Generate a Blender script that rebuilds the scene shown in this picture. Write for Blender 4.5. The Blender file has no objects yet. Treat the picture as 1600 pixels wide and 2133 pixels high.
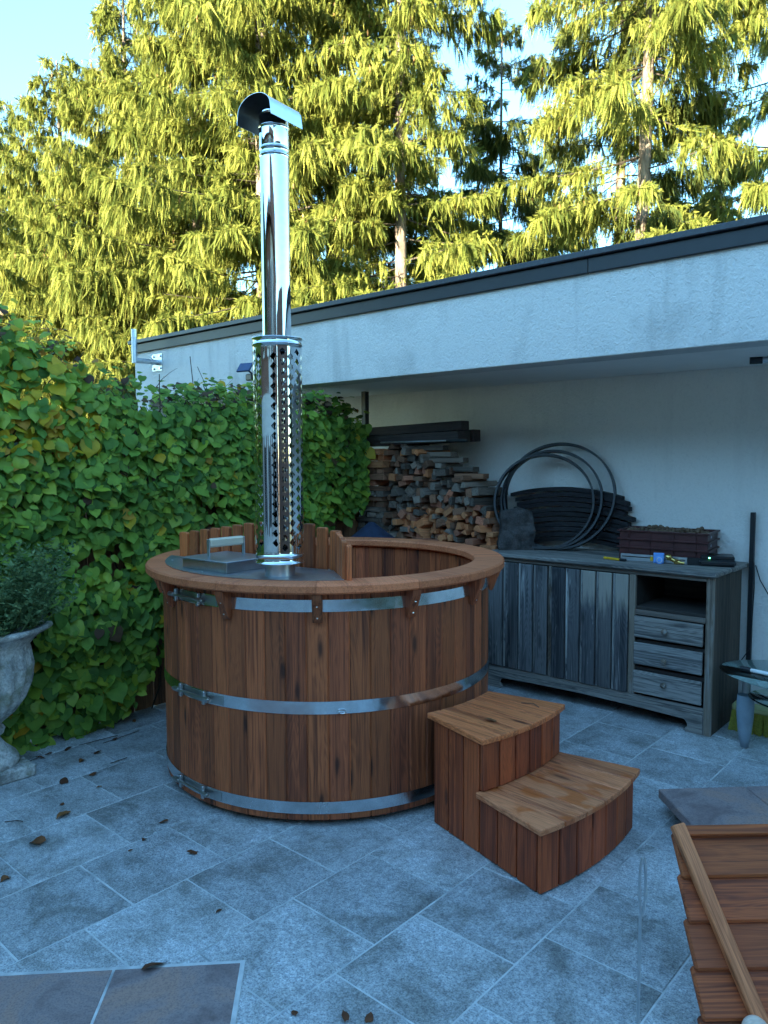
import bpy, bmesh, math, random
import numpy as np
from mathutils import Vector, Matrix, noise as mnoise

rng = np.random.default_rng(7)
random.seed(7)
R = math.radians
scene = bpy.context.scene
COL = scene.collection

# ------------------------------------------------------------------ camera
PITCH, ROLL, YAW, CAM_H = R(4.19), R(-0.235), R(41.6), 1.6
_fw = Vector((-math.sin(YAW), math.cos(YAW), 0)); _rt = Vector((math.cos(YAW), math.sin(YAW), 0)); _up = Vector((0, 0, 1))
_F = _fw*math.cos(PITCH) - _up*math.sin(PITCH); _U = _up*math.cos(PITCH) + _fw*math.sin(PITCH)
_R2 = _rt*math.cos(ROLL) + _U*math.sin(ROLL); _U2 = _U*math.cos(ROLL) - _rt*math.sin(ROLL)
cam_data = bpy.data.cameras.new('camera'); cam = bpy.data.objects.new('camera', cam_data); COL.objects.link(cam)
cam.matrix_world = Matrix(((_R2.x, _U2.x, -_F.x, 0), (_R2.y, _U2.y, -_F.y, 0), (_R2.z, _U2.z, -_F.z, CAM_H), (0, 0, 0, 1)))
cam_data.sensor_fit = 'HORIZONTAL'; cam_data.sensor_width = 36.0; cam_data.lens = 36.0*1574/1600
cam_data.clip_start = 0.05; cam_data.clip_end = 2000
scene.camera = cam

# ------------------------------------------------------------------ sky, sun, exposure
SUN_EL, SUN_DIR = R(11), Vector((0.10, -1.0, 0)).normalized()      # SUN_DIR: ground direction towards the sun
world = bpy.data.worlds.new("World"); scene.world = world; world.use_nodes = True
wn = world.node_tree.nodes; wl = world.node_tree.links; wn.clear()
sky = wn.new('ShaderNodeTexSky'); sky.sky_type = 'NISHITA'; sky.sun_disc = False
sky.sun_elevation = SUN_EL; sky.sun_rotation = math.atan2(SUN_DIR.x, SUN_DIR.y)
sky.air_density = 1.0; sky.dust_density = 0.0; sky.ozone_density = 4.0
bg = wn.new('ShaderNodeBackground'); bg.inputs['Strength'].default_value = 0.12
wo = wn.new('ShaderNodeOutputWorld')
tint = wn.new('ShaderNodeMix'); tint.data_type = 'RGBA'; tint.blend_type = 'MULTIPLY'; tint.inputs[0].default_value = 1.0
tint.inputs[7].default_value = (.76, .81, .68, 1)                   # the camera's cool white balance, the same over the whole sky
wl.new(sky.outputs[0], tint.inputs[6]); wl.new(tint.outputs[2], bg.inputs[0]); wl.new(bg.outputs[0], wo.inputs[0])
sun_data = bpy.data.lights.new('sun', 'SUN'); sun_data.energy = 4.4; sun_data.angle = R(0.5); sun_data.color = (1.0, 0.90, 0.66)
sun = bpy.data.objects.new('sun', sun_data); COL.objects.link(sun)
_sd = Vector((SUN_DIR.x*math.cos(SUN_EL), SUN_DIR.y*math.cos(SUN_EL), math.sin(SUN_EL)))
sun.rotation_euler = _sd.to_track_quat('Z', 'Y').to_euler(); sun.location = (0, -10, 12)
scene.view_settings.view_transform = 'Standard'; scene.view_settings.look = 'None'
scene.view_settings.gamma = 1.0; scene.view_settings.use_curve_mapping = False
scene.view_settings.exposure = 3.7
scene.render.engine = 'CYCLES'
scene.cycles.use_denoising = True
try: scene.cycles.denoiser = 'OPENIMAGEDENOISE'
except Exception: pass
scene.cycles.max_bounces = 8; scene.cycles.transparent_max_bounces = 14
scene.cycles.sample_clamp_indirect = 6.0
scene.cycles.caustics_reflective = True

# ------------------------------------------------------------------ helpers
def link(o, parent=None):
    COL.objects.link(o)
    if parent is not None: o.parent = parent
    return o
def tag(o, label=None, cat=None, group=None, kind=None):
    if label: o['label'] = label
    if cat: o['category'] = cat
    if group: o['group'] = group
    if kind: o['kind'] = kind
    return o
def thing(name, label, cat, loc=(0, 0, 0), rz=0.0, group=None):
    o = bpy.data.objects.new(name, None); o.empty_display_size = 0.05
    o.location = loc; o.rotation_euler = (0, 0, rz); link(o)
    return tag(o, label, cat, group)
def put(name, mesh, parent=None, loc=(0, 0, 0), rot=(0, 0, 0), world=False):
    """one mesh object; world=True: loc is in world coordinates under an unrotated parent"""
    o = bpy.data.objects.new(name, mesh); link(o, parent)
    o.location = Vector(loc) - (parent.location if (world and parent is not None) else Vector((0, 0, 0)))
    o.rotation_euler = rot
    return o
def pymesh(name, V, F, mat=None, smooth=False):
    me = bpy.data.meshes.new(name); me.from_pydata([tuple(v) for v in V], [], [tuple(f) for f in F]); me.update()
    if mat is not None:
        for m in (mat if isinstance(mat, (list, tuple)) else [mat]): me.materials.append(m)
    if smooth: me.polygons.foreach_set('use_smooth', [True]*len(me.polygons))
    return me
def npmesh(name, V, F, mats, smooth=False, midx=None):
    """V (n,3), F (m,k) arrays: fast build"""
    me = bpy.data.meshes.new(name); V = np.asarray(V, np.float32); F = np.asarray(F, np.int32); k = F.shape[1]
    me.vertices.add(len(V)); me.vertices.foreach_set('co', V.ravel())
    me.loops.add(F.size); me.loops.foreach_set('vertex_index', F.ravel())
    me.polygons.add(len(F)); me.polygons.foreach_set('loop_start', np.arange(0, F.size, k, dtype=np.int32))
    if smooth: me.polygons.foreach_set('use_smooth', np.ones(len(F), bool))
    for m in mats: me.materials.append(m)
    if midx is not None: me.polygons.foreach_set('material_index', np.asarray(midx, np.int32))
    me.update(calc_edges=True); return me
_cache = {}
def box(sx, sy, sz, mat, b=0.003, key=''):
    """chamfered box centred on its origin, shared between alike pieces"""
    k = (round(sx, 4), round(sy, 4), round(sz, 4), mat.name, b, key)
    if k in _cache: return _cache[k]
    b = min(b, sx*.3, sy*.3, sz*.3); h = (sx/2, sy/2, sz/2); V = []; idx = {}
    for x in (-1, 1):
        for y in (-1, 1):
            for z in (-1, 1):
                for ax in range(3):
                    s = (x, y, z); v = [s[i]*(h[i] - (0 if i == ax else b)) for i in range(3)]
                    idx[(x, y, z, ax)] = len(V); V.append(v)
    F = []
    for ax in range(3):
        a, c = [i for i in range(3) if i != ax]
        for s in (-1, 1):
            q = []
            for (u, w) in ((-1, -1), (1, -1), (1, 1), (-1, 1)):
                t = [0, 0, 0]; t[ax] = s; t[a] = u; t[c] = w; q.append(idx[(*t, ax)])
            F.append(q)
    for ax in range(3):                                             # chamfers along axis ax
        a, c = [i for i in range(3) if i != ax]
        for u in (-1, 1):
            for w in (-1, 1):
                t0 = [0, 0, 0]; t0[a] = u; t0[c] = w; t0[ax] = -1; t1 = list(t0); t1[ax] = 1
                F.append([idx[(*t0, a)], idx[(*t1, a)], idx[(*t1, c)], idx[(*t0, c)]])
    for x in (-1, 1):
        for y in (-1, 1):
            for z in (-1, 1): F.append([idx[(x, y, z, 0)], idx[(x, y, z, 1)], idx[(x, y, z, 2)]])
    me = pymesh('box', V, F, mat)
    bm = bmesh.new(); bm.from_mesh(me); bmesh.ops.recalc_face_normals(bm, faces=bm.faces); bm.to_mesh(me); bm.free()
    _cache[k] = me; return me
def bx(name, parent, mat, x0, x1, y0, y1, z0, z1, b=0.003, rot=(0, 0, 0)):
    """box given by its world extents"""
    return put(name, box(x1-x0, y1-y0, z1-z0, mat, b), parent, ((x0+x1)/2, (y0+y1)/2, (z0+z1)/2), rot, world=True)
def prism(name, pts, mat, axis, d, b=0.0):
    """2D outline extruded by d along axis: 'Y' pts=(x,z), 'Z' pts=(x,y), 'X' pts=(y,z)"""
    bm = bmesh.new()
    def v3(p, t): return {'Y': (p[0], t, p[1]), 'Z': (p[0], p[1], t), 'X': (t, p[0], p[1])}[axis]
    lo = [bm.verts.new(v3(p, 0)) for p in pts]; hi = [bm.verts.new(v3(p, d)) for p in pts]; n = len(pts)
    bm.faces.new(lo); bm.faces.new(hi[::-1])
    for i in range(n): bm.faces.new((lo[i], hi[i], hi[(i+1) % n], lo[(i+1) % n]))
    bmesh.ops.recalc_face_normals(bm, faces=bm.faces)
    if b: bmesh.ops.bevel(bm, geom=[e for e in bm.edges], offset=b, segments=1, affect='EDGES')
    me = bpy.data.meshes.new(name); bm.to_mesh(me); bm.free(); me.materials.append(mat); return me
def lathe(name, prof, mat, n=48, smooth=True, closed=False):
    V = []; F = []
    for (r, z) in prof:
        for i in range(n):
            a = 2*math.pi*i/n; V.append((r*math.cos(a), r*math.sin(a), z))
    m = len(prof)
    for j in range(m-1 if not closed else m):
        for i in range(n):
            j2 = (j+1) % m; F.append((j*n+i, j*n+(i+1) % n, j2*n+(i+1) % n, j2*n+i))
    return pymesh(name, V, F, mat, smooth)
def tube(name, pts, r, mat, n=8, caps=True, radii=None):
    pts = [Vector(p) for p in pts]; V = []; F = []; prev = None
    for i, p in enumerate(pts):
        d = (pts[min(i+1, len(pts)-1)] - pts[max(i-1, 0)]).normalized()
        if prev is None: u = d.orthogonal().normalized()
        else: u = (prev - d*prev.dot(d)).normalized()
        prev = u; w = d.cross(u); rr = radii[i] if radii else r
        for k in range(n):
            a = 2*math.pi*k/n; V.append(p + (u*math.cos(a) + w*math.sin(a))*rr)
    for i in range(len(pts)-1):
        for k in range(n): F.append((i*n+k, i*n+(k+1) % n, (i+1)*n+(k+1) % n, (i+1)*n+k))
    if caps: F.append(tuple(range(n))[::-1]); F.append(tuple(range((len(pts)-1)*n, len(pts)*n)))
    me = pymesh(name, V, F, mat, True)
    return flat_caps(me, .9) if caps else me
def arcseg(name, r0, r1, z0, z1, a0, a1, mat, n=8, b=0.004):
    """piece of a ring, chamfered"""
    sec = [(r0+b, z0), (r1-b, z0), (r1, z0+b), (r1, z1-b), (r1-b, z1), (r0+b, z1), (r0, z1-b), (r0, z0+b)]
    V = []; F = []; m = len(sec)
    for i in range(n+1):
        a = a0 + (a1-a0)*i/n
        for (r, z) in sec: V.append((r*math.cos(a), r*math.sin(a), z))
    for i in range(n):
        for k in range(m): F.append((i*m+k, (i+1)*m+k, (i+1)*m+(k+1) % m, i*m+(k+1) % m))
    F.append(tuple(range(m))); F.append(tuple(range(n*m, n*m+m))[::-1])
    me = pymesh(name, V, F, mat); bm = bmesh.new(); bm.from_mesh(me); bmesh.ops.recalc_face_normals(bm, faces=bm.faces); bm.to_mesh(me); bm.free()
    return me

def flat_caps(me, ang=.6):
    bm = bmesh.new(); bm.from_mesh(me); bmesh.ops.recalc_face_normals(bm, faces=bm.faces)
    for e in bm.edges:
        if len(e.link_faces) == 2 and e.calc_face_angle(0) > ang: e.smooth = False
    bm.to_mesh(me); bm.free(); return me

def twig_mesh(name, base, tip, width, mats, midx, bend=.10):
    """many tapering twig blades base->tip, each a bent kite with its own random facing"""
    n = len(base); d = tip-base; L = np.linalg.norm(d, axis=1, keepdims=True)+1e-6; dn = d/L
    r = rng.standard_normal((n, 3)); s = np.cross(dn, r); s /= np.linalg.norm(s, axis=1, keepdims=True)+1e-9
    w = width[:, None]; mid = base + d*rng.uniform(.3, .55, (n, 1)) + np.cross(dn, s)*L*bend*rng.standard_normal((n, 1))
    V = np.stack([base, mid-s*w*.5, tip, mid+s*w*.5], 1).reshape(-1, 3)
    F = (np.arange(n)*4)[:, None]+np.array([[0, 1, 2, 3]])
    me = npmesh(name, V, F, mats, False, midx); uv = me.uv_layers.new(name='UVMap')
    uv.data.foreach_set('uv', np.tile(np.array([[0, .5], [.45, 0], [1, .5], [.45, 1]], np.float32), (n, 1)).ravel()); return me

# ------------------------------------------------------------------ materials
class NT:
    def __init__(s, name):
        s.m = bpy.data.materials.new(name); s.m.use_nodes = True; s.n = s.m.node_tree.nodes; s.l = s.m.node_tree.links
        s.b = s.n['Principled BSDF']
    def new(s, t, **kw):
        n = s.n.new(t)
        for k, v in kw.items(): setattr(n, k, v)
        return n
    def lk(s, a, b): s.l.new(a, b)
    def val(s, sock, v):
        if hasattr(v, 'is_output') or isinstance(v, bpy.types.NodeSocket): s.l.new(v, sock)
        else: sock.default_value = v
    def noise(s, vec, scale, detail=4, rough=.55, dist=0.0):
        n = s.new('ShaderNodeTexNoise'); n.inputs['Scale'].default_value = scale; n.inputs['Detail'].default_value = detail
        n.inputs['Roughness'].default_value = rough; n.inputs['Distortion'].default_value = dist
        if vec is not None: s.lk(vec, n.inputs['Vector'])
        return n.outputs['Fac']
    def voro(s, vec, scale, out='Distance', feature='F1'):
        n = s.new('ShaderNodeTexVoronoi', feature=feature); n.inputs['Scale'].default_value = scale
        if vec is not None: s.lk(vec, n.inputs['Vector'])
        return n.outputs[out]
    def ramp(s, fac, stops):
        n = s.new('ShaderNodeValToRGB'); e = n.color_ramp.elements
        while len(e) > 1: e.remove(e[-1])
        e[0].position = stops[0][0]; c = stops[0][1]; e[0].color = (*c, 1) if not isinstance(c, float) else (c, c, c, 1)
        for p, c in stops[1:]:
            q = e.new(p); q.color = (*c, 1) if not isinstance(c, float) else (c, c, c, 1)
        s.lk(fac, n.inputs['Fac']); return n.outputs['Color']
    def mix(s, fac, a, b, mode='MIX'):
        n = s.new('ShaderNodeMix', data_type='RGBA', blend_type=mode)
        s.val(n.inputs[0], fac)
        for i, v in ((6, a), (7, b)):
            s.val(n.inputs[i], v if isinstance(v, bpy.types.NodeSocket) else (*v, 1))
        return n.outputs[2]
    def math(s, op, a, b=0.0, c=None):
        n = s.new('ShaderNodeMath', operation=op); s.val(n.inputs[0], a); s.val(n.inputs[1], b)
        if c is not None: s.val(n.inputs[2], c)
        return n.outputs[0]
    def mapping(s, vec, scale=(1, 1, 1), loc=(0, 0, 0)):
        n = s.new('ShaderNodeMapping'); n.inputs['Scale'].default_value = scale; n.inputs['Location'].default_value = loc
        s.lk(vec, n.inputs['Vector']); return n.outputs['Vector']
    def coord(s, per_object=True):
        tc = s.new('ShaderNodeTexCoord')
        if not per_object: return tc.outputs['Object']
        oi = s.new('ShaderNodeObjectInfo'); s.rand = oi.outputs['Random']
        cb = s.new('ShaderNodeCombineXYZ')
        s.lk(s.math('MULTIPLY', oi.outputs['Random'], 31.7), cb.inputs[0]); s.lk(s.math('MULTIPLY', oi.outputs['Random'], 53.3), cb.inputs[1]); s.lk(s.math('MULTIPLY', oi.outputs['Random'], 17.9), cb.inputs[2])
        a = s.new('ShaderNodeVectorMath', operation='ADD'); s.lk(tc.outputs['Object'], a.inputs[0]); s.lk(cb.outputs[0], a.inputs[1])
        return a.outputs[0]
    def bump(s, h, strength=.3, dist=.005):
        n = s.new('ShaderNodeBump'); n.inputs['Strength'].default_value = strength; n.inputs['Distance'].default_value = dist
        s.lk(h, n.inputs['Height']); s.lk(n.outputs[0], s.b.inputs['Normal'])
    def color(s, c): s.val(s.b.inputs['Base Color'], c if isinstance(c, bpy.types.NodeSocket) else (*c, 1))
    def rough(s, r): s.val(s.b.inputs['Roughness'], r)
    def metal(s, v): s.b.inputs['Metallic'].default_value = v

def wood(name, dark, light, axis='Z', rough=.6, knots=0.9, tone=(.62, 1.22), tint=(1.0, .90, 1.05), ring=26., wear=None, wet=None, lines=.5, bleach=None):
    t = NT(name); v = t.coord(); ai = 'XYZ'.index(axis)
    def sc(al, ac): q = [ac]*3; q[ai] = al; return tuple(q)
    sep = t.new('ShaderNodeSeparateXYZ'); t.lk(v, sep.inputs[0]); oth = [i for i in range(3) if i != ai]
    across = t.math('ADD', sep.outputs[oth[0]], sep.outputs[oth[1]])
    cb = t.new('ShaderNodeCombineXYZ'); t.lk(t.math('MULTIPLY', across, 6.3), cb.inputs[0]); t.lk(t.math('MULTIPLY', sep.outputs[ai], 1.55), cb.inputs[1])
    vk = t.new('ShaderNodeTexVoronoi', voronoi_dimensions='2D'); vk.inputs['Scale'].default_value = 1.0; t.lk(cb.outputs[0], vk.inputs['Vector']); kd = vk.outputs['Distance']
    kd = t.math('ADD', kd, t.math('MULTIPLY_ADD', t.noise(t.mapping(v, sc(14, 50)), 1.0, 2), .05, -.025))
    big = t.noise(t.mapping(v, sc(.8, 7)), 1.0, 3, .5, .6)
    cath = t.noise(t.mapping(v, sc(.75, 9)), 1.0, 2, .4, .5)
    cath = t.math('ADD', cath, t.math('MULTIPLY', t.ramp(kd, [(.0, 1.0), (.30, 0.0)]), .10))     # the grain bends round the knots
    ln = t.math('SINE', t.math('MULTIPLY', cath, 210.0 if lines else 0.0))
    rings = t.noise(t.mapping(v, sc(1.1, ring*3)), 1.0, 4, .6, .8)
    fib = t.noise(t.mapping(v, sc(6, 260)), 1.0, 3, .6)
    f = t.math('ADD', t.math('MULTIPLY', rings, .55), t.math('MULTIPLY', big, .50))
    if lines: f = t.math('ADD', f, t.math('MULTIPLY', ln, .032*lines/.5))
    col = t.ramp(f, [(.36, dark), (.47, tuple(.6*a+.4*b for a, b in zip(dark, light))), (.57, light), (.72, tuple(.55*a+.45*b for a, b in zip(dark, light)))])
    col = t.mix(t.math('MULTIPLY', t.ramp(fib, [(.35, 0.0), (.7, 1.0)]), .28), col, tuple(c*.45 for c in dark))
    if knots:
        col = t.mix(t.math('MULTIPLY', t.ramp(kd, [(.030, 1.0), (.052, .8), (.075, .35), (.12, 0.0)]), knots), col, tuple(c*.30 for c in dark))
    ton = t.math('MULTIPLY_ADD', t.rand, tone[1]-tone[0], tone[0])
    g = t.new('ShaderNodeCombineColor')
    r2 = t.math('FRACT', t.math('MULTIPLY', t.rand, 7.31))
    for i in range(3): t.lk(t.math('MULTIPLY', ton, t.math('MULTIPLY_ADD', r2, tint[i]-1.0, 1.0)), g.inputs[i])
    col = t.mix(1.0, col, g.outputs[0], 'MULTIPLY')
    ro = t.math('MULTIPLY_ADD', fib, .25, rough-.1)
    if wear:                                                        # bleached or dark weathering patches with their own outline
        wv = t.noise(t.mapping(v, sc(2.2, 26)), 1.0, 5, .65, .8)
        col = t.mix(t.ramp(wv, [(wear[1], 0.0), (wear[2], 1.0)]), col, wear[0])
    if bleach:                                                      # varnish worn off the upper part of the boards
        raw = t.new('ShaderNodeTexCoord'); sz = t.new('ShaderNodeSeparateXYZ'); t.lk(raw.outputs['Object'], sz.inputs[0])
        m = t.math('ADD', t.math('MULTIPLY', sz.outputs[2], 2.2), t.noise(t.mapping(v, sc(3, 40)), 1.0, 5, .7, .5))
        col = t.mix(t.math('MULTIPLY', t.ramp(m, [(.74, 0.0), (1.12, .85)]), t.math('MULTIPLY_ADD', fib, .7, .40)), col, bleach)
    if wet:
        wv = t.noise(t.mapping(v, sc(5.5, 11)), 1.0, 4, .55, .9)
        wm = t.math('MULTIPLY', t.ramp(wv, [(.51, 0.0), (.59, 1.0)]), .6)
        col = t.mix(wm, col, wet); ro = t.math('MULTIPLY_ADD', wm, -.33, ro)
    t.color(col); t.rough(ro)
    t.bump(t.math('ADD', fib, t.math('MULTIPLY', rings, .8)), .3, .0018)
    return t.m

TD, TL = (.13, .029, .009), (.52, .135, .040)
WOOD = {a: wood('thermo_wood_'+a, TD, TL, a) for a in 'XYZ'}
RIMW = wood('rim_wood', (.46, .110, .036), (.76, .225, .085), 'X', .62, .6, (.85, 1.12), (1, .95, .97), 30)
PICKW = wood('picket_wood', (.22, .050, .012), (.66, .178, .045), 'Z', .6, .7, (.7, 1.2))
TREAD = wood('tread_wood', (.27, .056, .015), (.80, .230, .072), 'X', .55, .9, (.85, 1.15), (1, .95, .95), 22)
TREADW = wood('wet_tread_wood', (.31, .075, .028), (.80, .27, .11), 'X', .55, .8, (.85, 1.1), (1, .95, .95), 22, wet=(.50, .095, .010))
STEPW = wood('step_side_wood', (.15, .027, .008), (.50, .102, .025), 'Z', .62, .7, (.7, 1.15))
LIDW = wood('cover_board_wood', (.14, .026, .005), (.52, .120, .024), 'X', .6, .9, (.75, 1.1))
BATT = wood('batten_wood', (.40, .105, .035), (.80, .265, .10), 'X', .6, .5, (.9, 1.1))
PALEW = wood('pale_wood', (.66, .55, .36), (.82, .71, .50), 'X', .5, .1, (.95, 1.05))
FENCEW = wood('fence_wood', (.12, .05, .022), (.32, .15, .065), 'Z', .75, .7, (.6, 1.2))
CABW = wood('weathered_wood_Z', (.018, .020, .026), (.17, .175, .185), 'Z', .8, .6, (.6, 1.2), (1.1, 1.0, .9), 34, wear=((.40, .39, .37), .60, .72))
CABWB = wood('worn_weathered_wood_Z', (.022, .025, .032), (.14, .142, .15), 'Z', .8, .6, (.7, 1.15), (1.1, 1.0, .9), 34, wear=((.40, .39, .37), .62, .74), bleach=(.40, .355, .29))
CABX = wood('weathered_wood_X', (.055, .054, .056), (.36, .345, .325), 'X', .8, .6, (.75, 1.1), (1.1, 1.0, .9), 34, wear=((.06, .06, .062), .52, .66))
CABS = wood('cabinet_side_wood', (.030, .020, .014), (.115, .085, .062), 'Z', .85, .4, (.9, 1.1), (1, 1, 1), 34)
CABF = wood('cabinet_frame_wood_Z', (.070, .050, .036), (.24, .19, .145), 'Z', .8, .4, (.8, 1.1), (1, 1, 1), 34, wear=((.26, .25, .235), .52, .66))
CABFX = wood('cabinet_frame_wood_X', (.085, .066, .052), (.22, .18, .15), 'X', .8, .4, (.8, 1.1), (1, 1, 1), 34)
BEAD = wood('bleached_wood', (.22, .22, .215), (.58, .56, .52), 'Z', .8, .2, (.5, 1.1), (1, 1, 1), 34, wear=((.07, .07, .075), .50, .58))
LOGM = [wood('log_fresh', (.36, .12, .045), (.66, .27, .11), 'Y', .75, .4, (.7, 1.2), (1, .85, .8), 40),
        wood('log_grey', (.095, .070, .055), (.27, .215, .17), 'Y', .85, .4, (.5, 1.3), (1, .9, .85), 40),
        wood('log_brown', (.10, .046, .026), (.30, .145, .082), 'Y', .85, .4, (.6, 1.3), (1, .9, .85), 40),
        wood('log_red', (.30, .10, .055), (.55, .22, .125), 'Y', .8, .4, (.7, 1.2), (1, .9, .85), 40)]
DARKW = wood('dark_timber', (.022, .018, .016), (.075, .058, .048), 'X', .8, .3, (.7, 1.2))
SLATW = wood('black_slat_wood', (.006, .006, .007), (.026, .024, .025), 'X', .85, .2, (.7, 1.2))
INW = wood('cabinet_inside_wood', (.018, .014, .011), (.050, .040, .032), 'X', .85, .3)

def steel(name, base, r, wav=.0, scr=.0, sc=40):
    t = NT(name); v = t.coord(False); t.metal(1.0)
    n = t.noise(v, sc, 4, .6); t.color(t.ramp(n, [(.3, tuple(c*.86 for c in base)), (.7, base)]))
    sm = t.math('MULTIPLY', t.ramp(t.noise(t.mapping(v, (9, 9, 2.5)), 1.6, 5, .7, .6), [(.52, 0.0), (.70, 1.0)]), .10)
    t.rough(t.math('ADD', t.math('MULTIPLY_ADD', t.noise(v, 22, 5, .65), scr, r), sm))
    if wav: t.bump(t.noise(v, 7, 2), wav, .01)
    return t.m
MIRROR = steel('polished_steel', (.74, .75, .77), .035, .05)
HOOPM = steel('hoop_steel', (.86, .87, .88), .12, .30, .05)
HOOPL = steel('dull_hoop_steel', (.72, .74, .76), .16, .12, .10)
PLATE = steel('plate_steel', (.50, .53, .57), .26, .06, .22)
BRUSH = steel('brushed_steel', (.55, .55, .54), .26, .02, .12)
GALV = steel('galvanised_steel', (.62, .65, .68), .38, .05, .15)
SCREW = steel('screw_steel', (.7, .7, .7), .3)
BRASS = steel('brass', (.80, .56, .18), .22)

def plain(name, c, r=.5, metal=0.0, var=.12, sc=30, bump=0.0):
    t = NT(name); v = t.coord(); n = t.noise(v, sc, 4)
    t.color(t.ramp(n, [(.3, tuple(x*(1-var) for x in c)), (.7, tuple(min(1, x*(1+var)) for x in c))])); t.rough(r); t.metal(metal)
    if bump: t.bump(n, bump, .003)
    return t.m
HOODSHADE = plain('shaded_hood_steel', (.022, .021, .022), .55, .3, .4, 30)  # dark reflections inside the cowl hood, painted in as a near black colour
BLACK = plain('black_metal', (.012, .013, .016), .45)
BLACKP = plain('black_plastic', (.014, .015, .017), .38)
NAVY = plain('navy_cloth', (.012, .022, .050), .8, 0, .3, 25, .5)
TRIM = plain('dark_roof_trim', (.009, .010, .014), .42, 0, .2, 12)
TRIMG = plain('roof_cap_metal', (.030, .033, .042), .40, 0, .25, 60)
MAROON = plain('maroon_plastic', (.070, .018, .017), .45, 0, .2, 20)
YELLOWP = plain('yellow_plastic', (.75, .42, .02), .4)
WHITEP = plain('white_plastic', (.75, .75, .73), .4)
BLUEP = plain('blue_label', (.13, .32, .72), .5)
GREYPLAST = plain('grey_leg_paint', (.23, .29, .34), .5, 0, .15, 14)
WALNUT = plain('walnut_shell', (.13, .075, .042), .75, 0, .4, 60, .8)
BRISTLE = plain('bristle', (.42, .38, .06), .8, 0, .3, 90, .5)
WHITELOGO = plain('white_print', (.5, .55, .62), .7)
GREENLED = NT('green_led'); GREENLED.b.inputs['Emission Color'].default_value = (.1, 1, .3, 1); GREENLED.b.inputs['Emission Strength'].default_value = 1.2; GREENLED = GREENLED.m

def glass(name, tint):
    t = NT(name); t.color(tint); t.rough(.02); t.b.inputs['Transmission Weight'].default_value = 1.0; t.b.inputs['IOR'].default_value = 1.48; return t.m
GLASS = glass('tinted_glass', (.55, .80, .80))

def granite():
    t = NT('granite_paving'); v = t.coord()
    sp = t.noise(v, 170, 3, .7); sp2 = t.voro(v, 210); mid = t.noise(v, 34, 5, .65, .4); big = t.noise(v, 5.5, 4, .6, .5)
    c = t.ramp(sp, [(.32, (.27, .28, .285)), (.48, (.46, .475, .48)), (.68, (.58, .595, .595))])
    c = t.mix(t.math('MULTIPLY', t.ramp(sp2, [(.12, 1.0), (.3, 0.0)]), .35), c, (.11, .115, .115))
    c = t.mix(1.0, c, t.ramp(t.noise(v, 85, 3, .7), [(.34, (.68, .70, .74)), (.64, (1.16, 1.15, 1.13))]), 'MULTIPLY')
    c = t.mix(1.0, c, t.ramp(mid, [(.3, (.74, .74, .74)), (.7, (1.18, 1.18, 1.18))]), 'MULTIPLY')
    c = t.mix(1.0, c, t.ramp(big, [(.30, (.52, .51, .48)), (.5, (.92, .92, .92)), (.7, (1.15, 1.17, 1.2))]), 'MULTIPLY')
    tn = t.math('MULTIPLY_ADD', t.rand, .30, .84)
    g = t.new('ShaderNodeCombineColor')
    for i in range(3): t.lk(tn, g.inputs[i])
    c = t.mix(1.0, c, g.outputs[0], 'MULTIPLY'); t.color(c)
    t.rough(t.math('MULTIPLY_ADD', mid, .3, .42))
    t.bump(t.math('ADD', sp, mid), .45, .002); return t.m
GRANITE = granite()
def grout():
    t = NT('grout'); v = t.coord(False); n = t.noise(v, 25, 5); t.color(t.mix(t.ramp(t.noise(v, 2.3, 4, .7), [(.48, 0.0), (.62, .75)]), t.ramp(n, [(.3, (.50, .51, .51)), (.7, (.66, .67, .66))]), (.20, .22, .23))); t.rough(.9); t.bump(t.noise(v, 200, 2), .4, .002); return t.m
GROUT = grout()
def slate():
    t = NT('dark_slab_stone'); v = t.coord(); big = t.noise(v, 4, 6, .62, 1.0); sp = t.noise(v, 150, 3, .7)
    c = t.ramp(big, [(.28, (.16, .105, .10)), (.48, (.31, .235, .225)), (.62, (.40, .25, .20)), (.75, (.25, .20, .20))])
    c = t.mix(t.math('MULTIPLY', t.ramp(sp, [(.35, 1.0), (.55, 0.0)]), .45), c, (.07, .068, .075)); t.color(c); t.rough(.62); t.bump(t.math('ADD', sp, big), .35, .002); return t.m
SLATE = slate()
def stucco(name, base, dirt=.25, sc=110, b=.9):
    t = NT(name); v = t.coord(False); a = t.noise(t.mapping(v, (1, 1, .8)), sc, 3, .6, .8); big = t.noise(v, 1.4, 5, .6, .4); st = t.noise(t.mapping(v, (5, 5, .7)), 1, 5, .65)
    c = t.mix(t.math('MULTIPLY', t.ramp(big, [(.52, 0.0), (.72, 1.0)]), dirt), base, tuple(x*.58 for x in base))
    c = t.mix(t.math('MULTIPLY', t.ramp(st, [(.56, 0.0), (.75, 1.0)]), dirt*.8), c, tuple(x*.5 for x in base))
    c = t.mix(t.math('MULTIPLY', t.ramp(a, [(.3, 1.0), (.5, 0.0)]), .25), c, tuple(x*.7 for x in base))
    t.color(c); t.rough(.92); t.bump(a, b, .010); return t.m
STUCCO = stucco('white_render', (.66, .635, .605), .75, 62, 1.0)
STUCCOW = stucco('smooth_white_render', (.82, .78, .73), .25, 75, .55)
SOFFIT = stucco('soffit_paint', (.84, .80, .76), .15, 150, .2)
HOUSEW = stucco('house_render', (.24, .13, .10), .2)
HOUSEP = stucco('house_white_render', (.72, .71, .69), .2)
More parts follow.
